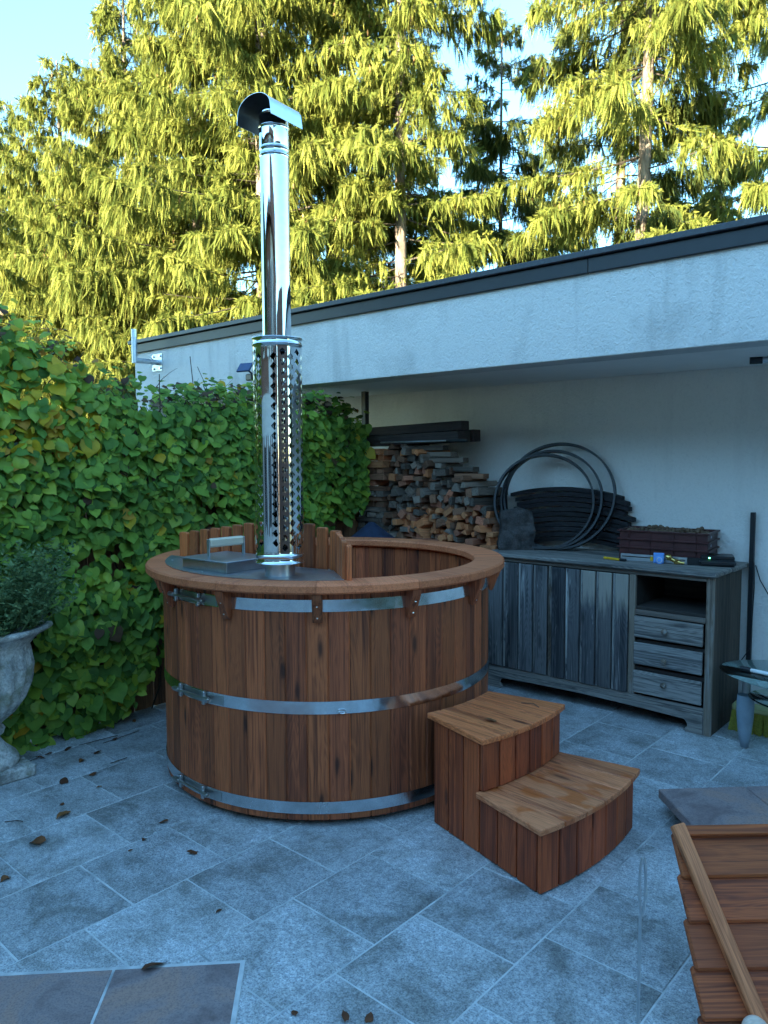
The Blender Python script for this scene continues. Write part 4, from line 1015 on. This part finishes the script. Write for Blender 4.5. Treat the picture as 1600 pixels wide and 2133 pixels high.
# crosswise corner stack beside the fence
z = 0.0; k = 0
while z < 1.66:
    hgt = .085 if z < .88 else random.uniform(.036, .056)
    m = 0 if z > 1.50 else random.choice([1, 1, 2, 2, 1, 3])
    if k % 2 == 0:
        for yy in (4.47, 4.72): log(-4.09+random.uniform(-.02, .02), yy, z+hgt/2, random.uniform(.055, .085), hgt*.96, .27+random.uniform(-.02, .03), m, False, 0, R(90)+random.uniform(-.05, .05), 'firewood piece laid crosswise in the corner stack by the fence')
    else:
        for xx in (-4.19, -4.09, -3.995): 
            if random.random() < .88: log(xx+random.uniform(-.012, .012), 4.62+random.uniform(-.02, .02), z+hgt/2, random.uniform(.055, .09), hgt*.96, .33, (3 if 1.3 < z < 1.45 else m), False, 0, random.uniform(-.04, .04), 'firewood piece laid crosswise in the corner stack by the fence')
    z += hgt; k += 1
# weathered planks lying lengthwise on the sloping shoulder
for (x, z, ln, m, rz) in ((-3.62, 1.665, .32, 1, .06), (-3.53, 1.615, .32, 1, -.05), (-3.44, 1.572, .30, 1, .10), (-3.30, 1.505, .26, 1, -.08), (-3.22, 1.455, .24, 2, .05)):
    log(x, 4.60, z, .085, .038, ln, m, False, 0, R(90)+rz, 'plank lying lengthwise on the sloping end of the woodpile')
for i, (x, y, z, ln, h) in enumerate(((-3.79, 4.56, 1.735, 1.02, .075), (-3.82, 4.68, 1.74, 1.0, .085), (-3.80, 4.80, 1.745, .98, .09), (-3.77, 4.62, 1.815, .96, .07))):
    tag(put('timber', box(ln, .10, h, DARKW, .004), None, (x, y, z), (0, R(-1.6), 0)), ('dark timber lying lengthwise on the woodpile, nearest the front', 'dark timber lying lengthwise on the woodpile, second from the front', 'dark timber lying lengthwise on the woodpile against the wall', 'dark timber on top of the other timbers of the woodpile')[i], 'timber', 'dark timbers on the woodpile')
t = thing('garden_rod', 'thin grey rod with a black grip sticking out over the woodpile', 'tool', (-3.55, 4.47, 1.715))
put('rod', tube('r', [(-.45, 0, -.004), (.22, 0, .0)], .006, GALV, 8), t); put('grip', tube('g', [(.20, 0, 0), (.26, 0, 0), (.36, 0, -.002), (.385, 0, -.001)], .013, BLACKP, 10, True, [.010, .014, .013, .009]), t)
# covered barbecue behind the tub
t = thing('covered_grill', 'dark blue cloth cover rising to a point behind the tub rim', 'grill cover', (-3.70, 4.03, 0))
V = []; F = []; prof = [(.30, .0), (.30, .35), (.29, .80), (.26, .93), (.14, 1.03), (.05, 1.10), (.02, 1.125)]
for r_, z_ in prof:
    for i in range(40):
        a = 2*math.pi*i/40; rr = r_*(1+.05*math.sin(a*7+z_*3)*(1 if r_ > .05 else 0)); V.append((rr*math.cos(a), rr*math.sin(a), z_))
for j in range(len(prof)-1):
    for i in range(40): F.append((j*40+i, j*40+(i+1) % 40, (j+1)*40+(i+1) % 40, (j+1)*40+i))
F.append(tuple(range(240, 280))); put('cover', pymesh('cover', V, F, NAVY, True), t)
dv = Vector((.64, -.77, 0)); sd_ = Vector((.77, .64, 0)); c0 = dv*.190 + Vector((0, 0, 1.012))
for s in (-1, 1):
    put('emblem', tube('e', [c0+sd_*(s*.014+.009*math.cos(q)*s)+Vector((0, 0, .016*math.sin(q)))-dv*.016*math.sin(q)*1.1 for q in np.linspace(-2.0, 2.0, 9)], .0022, WHITELOGO, 5), t)

# ------------------------------------------------------------------ glass table and what lies on it
tb = thing('glass_table', 'oval two tier glass table with grey tapered legs at the right edge', 'table', (-.74, 4.36, 0))
def ell(a, b, z0, z1, mat, n=64):
    pr = [(0, z0), (.985, z0), (1, z0+.004), (1, z1-.004), (.985, z1), (0, z1)]; me = lathe('ell', pr, mat, n, True)
    for v in me.vertices: v.co.x *= a; v.co.y *= b
    return flat_caps(me)
put('table_top', ell(.61, .355, .428, .438, GLASS), tb); put('lower_shelf', ell(.46, .26, .296, .306, GLASS), tb)
for x, y in ((-.47, -.025), (.47, -.025), (-.2, .22), (.2, -.22)):
    if abs(x) > .3:
        put('leg', lathe('lg', [(.012, .0), (.020, .004), (.034, .08), (.043, .17), (.045, .24), (.042, .294)], GREYPLAST, 20), tb, (x, y, 0)); put('post', lathe('ps', [(.019, .307), (.019, .427)], BRUSH, 16), tb, (x, y, 0))
for lbl, p, q in (('pale tube with a black end lying along the near side of the glass table', (-1.225, 4.285, .451), (-.75, 4.20, .451)), ('pale tube with a black tip at the far side of the glass table', (-1.05, 4.56, .470), (-.70, 4.42, .452)), ('black capped tube lying nearest on the glass table', (-1.03, 4.10, .451), (-.72, 4.19, .451))):
    p, q = Vector(p), Vector(q); t = thing('tube', lbl, 'tube', p); d = (q-p)
    put('tube_cap', tube('c', [(0, 0, 0), d.normalized()*.055], .013, BLACKP, 12), t); put('tube_body', tube('b', [d.normalized()*.055, d], .0105, WHITEP, 12), t)
br = thing('broom_head', 'yellow bristled broom head on the paving behind the glass table leg', 'broom', (-1.21, 4.60, 0), R(4))
put('broom_block', box(.32, .075, .045, plain('broom_wood', (.50, .45, .20), .7), .012), br, (.02, 0, .142))
bv = []; bf = []
for i in range(34):
    for j in range(6):
        x, y = -.135+.0094*i, -.028+.011*j; k = len(bv); dx, dy = random.uniform(-.012, .012)+(x-.02)*.10, random.uniform(-.01, .01)+y*.3
        bv += [(x-.0038, y, .125), (x+.0038, y, .125), (x+dx+.0045, y+dy, .002), (x+dx-.0045, y+dy, .002), (x, y-.0038, .125), (x, y+.0038, .125), (x+dx, y+dy+.0045, .002), (x+dx, y+dy-.0045, .002)]
        bf += [(k, k+1, k+2, k+3), (k+4, k+5, k+6, k+7)]
tag(put('bristles', pymesh('bristles', bv, bf, BRISTLE), br), kind='stuff')

# ------------------------------------------------------------------ leaning wooden cover at the near right
def cam_pt(lat, dep, z): p = _fw*dep + _rt*lat; return Vector((p.x, p.y, z))
cov = thing('wooden_cover', 'brown lapped board cover with a diagonal batten leaning at the near right', 'cover', (0, 0, 0))
tl, bl = cam_pt(.885, 2.25, .445), cam_pt(.872, 1.93, .0)
ux = _rt.copy(); uy = (tl-bl).normalized(); uz = ux.cross(uy)         # uz towards the viewer and up
def cov_m(o, x, y, z): return Matrix(((ux.x, uy.x, uz.x, 0), (ux.y, uy.y, uz.y, 0), (ux.z, uy.z, uz.z, 0), (0, 0, 0, 1)))
def cov_put(name, me, x, y, z, rz=0., rx=0.):
    o = bpy.data.objects.new(name, me); link(o, cov); p = bl + ux*x + uy*y + uz*z
    o.matrix_local = Matrix.Translation(p) @ cov_m(o, 0, 0, 0) @ Matrix.Rotation(rz, 4, 'Z') @ Matrix.Rotation(rx, 4, 'X'); return o
LEN = (tl-bl).length; hb = .118
for i in range(5):
    yv = LEN-.004-hb*(i+.5)
    if yv-hb/2 < -.02: hh = hb
    cov_put('cover_board', box(.78, hb+.014, .022, LIDW, .007), .39-.003*i, yv, .0, R(1.4), R(-8))
cov_put('top_board', box(.78, .030, .042, LIDW, .004), .392, LEN+.002, .012, R(1.4))
cov_put('batten', box(.60, .040, .032, BATT, .004), .085, LEN-.275, .030, R(-75.5))
cov_put('back_batten', box(.05, LEN, .03, LIDW, .003), .14, LEN/2, -.030); cov_put('back_batten', box(.05, LEN, .03, LIDW, .003), .64, LEN/2, -.030)
ps = bl+ux*.45+uy*(LEN-.06)-uz*.04
put('prop_leg', tube('prop', [ps, Vector((ps.x+_fw.x*.28, ps.y+_fw.y*.28, .0))], .016, LIDW, 8), cov)
kp = bl+ux*.115+uy*.045+uz*.028
put('knob', lathe('kb', [(0, .048), (.020, .046), (.034, .034), (.036, .018), (.026, .004), (.016, 0)], PALEW, 24), cov, kp, (R(60), 0, YAW))
# thin metal stake with a loop
st_ = cam_pt(.612, 1.74, 0); t = thing('loop_stake', 'thin upright metal rod ending in a long narrow loop', 'stake', st_)
def zloop(px_y, dep): return CAM_H - dep*math.tan(PITCH) + 0
pts = [(0, 0, .004), (0, 0, .50)]; put('rod', tube('rd', pts, .0040, GALV, 8), t)
lp = [Vector((0, 0, .47)), Vector((0, 0, .50))] + [Vector((_rt.x*(.004+.0075*math.cos(q)), _rt.y*(.004+.0075*math.cos(q)), .570+.072*math.sin(q))) for q in np.linspace(0, 6.2832, 26)]
put('loop', tube('lp', lp[2:], .0034, GALV, 6), t)
put('stake_foot', lathe('sf', [(0, .010), (.05, .008), (.055, 0)], GALV, 24), t)

# ------------------------------------------------------------------ urn and its plant
UX, UY = -3.946, 1.445
urn = thing('stone_urn', 'weathered fluted stone garden urn on a square foot by the vine', 'urn', (UX, UY, 0))
put('plinth', box(.33, .33, .062, URNM, .010), urn, (0, 0, .031))
prof = [(.135, .0625), (.140, .085), (.128, .110), (.085, .150), (.060, .185), (.052, .205), (.070, .222), (.076, .240), (.068, .258), (.058, .268), (.075, .285), (.120, .330), (.165, .400), (.195, .480), (.208, .560), (.205, .630), (.205, .665), (.228, .700), (.262, .725), (.290, .740), (.300, .752), (.296, .766), (.270, .764), (.235, .745), (.205, .72), (.0, .70)]
V = []; F = []; n = 96
for r_, z_ in prof:
    for i in range(n):
        a = 2*math.pi*i/n; fl_ = 0.0
        if .30 < z_ < .64: fl_ = .022*abs(math.sin(a*9))*math.sin((z_-.29)/.36*math.pi)**.6
        if .69 < z_ < .77 and r_ > .2: fl_ = .02*math.sin(a*8)*max(0, (r_-.2)/.1)
        if .21 < z_ < .26: fl_ = .004*math.sin(a*14+z_*60)
        q = r_+fl_+.004*mnoise.noise(Vector((math.cos(a)*4, math.sin(a)*4, z_*12))) if r_ > 0 else 0; V.append((q*math.cos(a), q*math.sin(a), z_+(.006*math.sin(a*8) if r_ > .25 else 0)))
for j in range(len(prof)-1):
    for i in range(n): F.append((j*n+i, j*n+(i+1) % n, (j+1)*n+(i+1) % n, (j+1)*n+i))
put('bowl', pymesh('bowl', V, F, URNM, True), urn)
upl = thing('herb_plant', 'feathery green herb growing out of the stone urn', 'plant', (UX, UY, .70))
npt = 420; B = []; T = []; W = []
for i in range(npt):
    a = rng.uniform(0, 2*np.pi); r_ = .22*math.sqrt(rng.random()); b0 = np.array([r_*math.cos(a), r_*math.sin(a), .0]); hgt = rng.uniform(.16, .46); out = rng.uniform(.05, .26)
    d = np.array([math.cos(a)*out, math.sin(a)*out, hgt]) + rng.normal(0, .03, 3); B.append(b0[None]); T.append((b0+d)[None]); W.append([.004])
    m = 26; q = rng.uniform(.25, 1.05, m); p = b0[None]+d[None]*q[:, None]; dd = rng.normal(0, 1, (m, 3)); dd[:, 2] = np.abs(dd[:, 2])*.6; dd /= np.linalg.norm(dd, axis=1, keepdims=True)
    B.append(p); T.append(p+dd*rng.uniform(.016, .040, (m, 1))); W.append(np.full(m, .013))
B = np.concatenate(B); T = np.concatenate(T); W = np.concatenate(W)
tag(put('foliage', twig_mesh('herb', B, T, W, [HERB], np.zeros(len(B), int)), upl), kind='stuff')

# ------------------------------------------------------------------ fallen leaves on the paving
def at_floor(x, y, z=0.004):
    d = _F + _R2*((x-800)/1574) - _U2*((y-1066.5)/1574); t = (z-CAM_H)/d.z; return Vector((0, 0, CAM_H)) + d*t
dl = []
for q in range(4):
    P = LP.copy(); P[:, 0] *= (.75, .55, .9, .45)[q]; P[:, 1] -= .5
    P[:, 2] = .16*np.sin(P[:, 1]*4+q) * (.6+.4*np.abs(P[:, 0])) + .22*np.abs(P[:, 0])*(1 if q % 2 else .5) + .05*np.sin(P[:, 0]*9+q*2)
    P[:, 2] -= P[:, 2].min(); dl.append(npmesh('dead_leaf', P, LT, [DEADL], True))
fl_list = [(133, 1628, .075, 'curled orange brown dead leaf on the paving near the urn foot'), (130, 1700, .10, 'dark brown dead leaf lying flat below the urn'), (75, 1757, .085, 'reddish brown dead leaf at the left edge of the paving'), (340, 1714, .055, 'small brown dead leaf just left of the tub'), (400, 1777, .055, 'small brown dead leaf in front of the lowest hoop clamp'), (455, 1899, .035, 'small dark dead leaf alone on a slab in front of the tub'), (10, 1833, .05, 'black dead leaf at the far left edge'), (325, 2016, .10, 'large oval brown dead leaf on the edge of the reddish slabs'), (205, 1568, .06, None), (143, 1561, .06, None), (170, 1586, .05, None), (86, 1580, .07, None), (195, 1613, .055, None), (206, 1640, .04, None), (128, 1676, .03, None), (100, 1572, .05, None), (240, 1540, .05, None), (280, 1502, .05, None), (615, 2111, .03, None), (718, 2118, .06, 'greenish dead leaf at the lower edge of the paving'), (770, 2121, .045, 'dark purple dead leaf at the lower edge of the paving'), (272, 1772, .025, None), (300, 1750, .03, None), (160, 1512, .06, None)]
for i, (x, y, s, lbl) in enumerate(fl_list):
    o = put('fallen_leaf', dl[i % 4], None, at_floor(x, y, .002), (random.uniform(-.1, .1), random.uniform(-.1, .1), random.uniform(0, 6.28))); s *= .72; o.scale = (s, s, s)
    tag(o, lbl or 'small dead leaf among the litter on the paving', 'leaf', 'dead leaves on the paving')
for i, (x0, y0, x1, y1) in enumerate(((165, 1552, 245, 1532), (230, 1590, 265, 1578), (60, 1586, 82, 1576), (215, 1548, 290, 1522), (240, 1508, 262, 1490), (10, 1712, 48, 1711))):
    a_, b_ = at_floor(x0, y0, .004), at_floor(x1, y1, .004); mdl = (a_+b_)/2 + Vector((.01, .012, .004))
    tag(put('dry_twig', tube('tw', [a_, mdl, b_], .0022, TWIGM, 5)), 'thin dry twig lying on the paving along the fence', 'twig', 'dry twigs on the paving')
o = put('fallen_leaf', dl[1], None, (0, 0, 0)); pL = CT + Vector((1.17*math.cos(R(-9)), 1.17*math.sin(R(-9)), Z2+.026)); o.location = pL; o.scale = (.05,)*3; o.rotation_euler = (0, 0, 2.2)
tag(o, 'small curled dead leaf on the upper tread of the steps', 'leaf', 'dead leaves on the steps')
pS = CT + Vector((1.14*math.cos(R(5)), 1.14*math.sin(R(5)), Z2+.029))
tag(put('dry_twig', tube('tw', [pS, pS+Vector((.05, .02, .004)), pS+Vector((.09, .0, 0))], .002, TWIGM, 5)), 'thin curled stalk on the far side of the upper tread', 'twig')
print('pavers', n_pav, 'logs', nlog, 'objects', len(scene.objects))
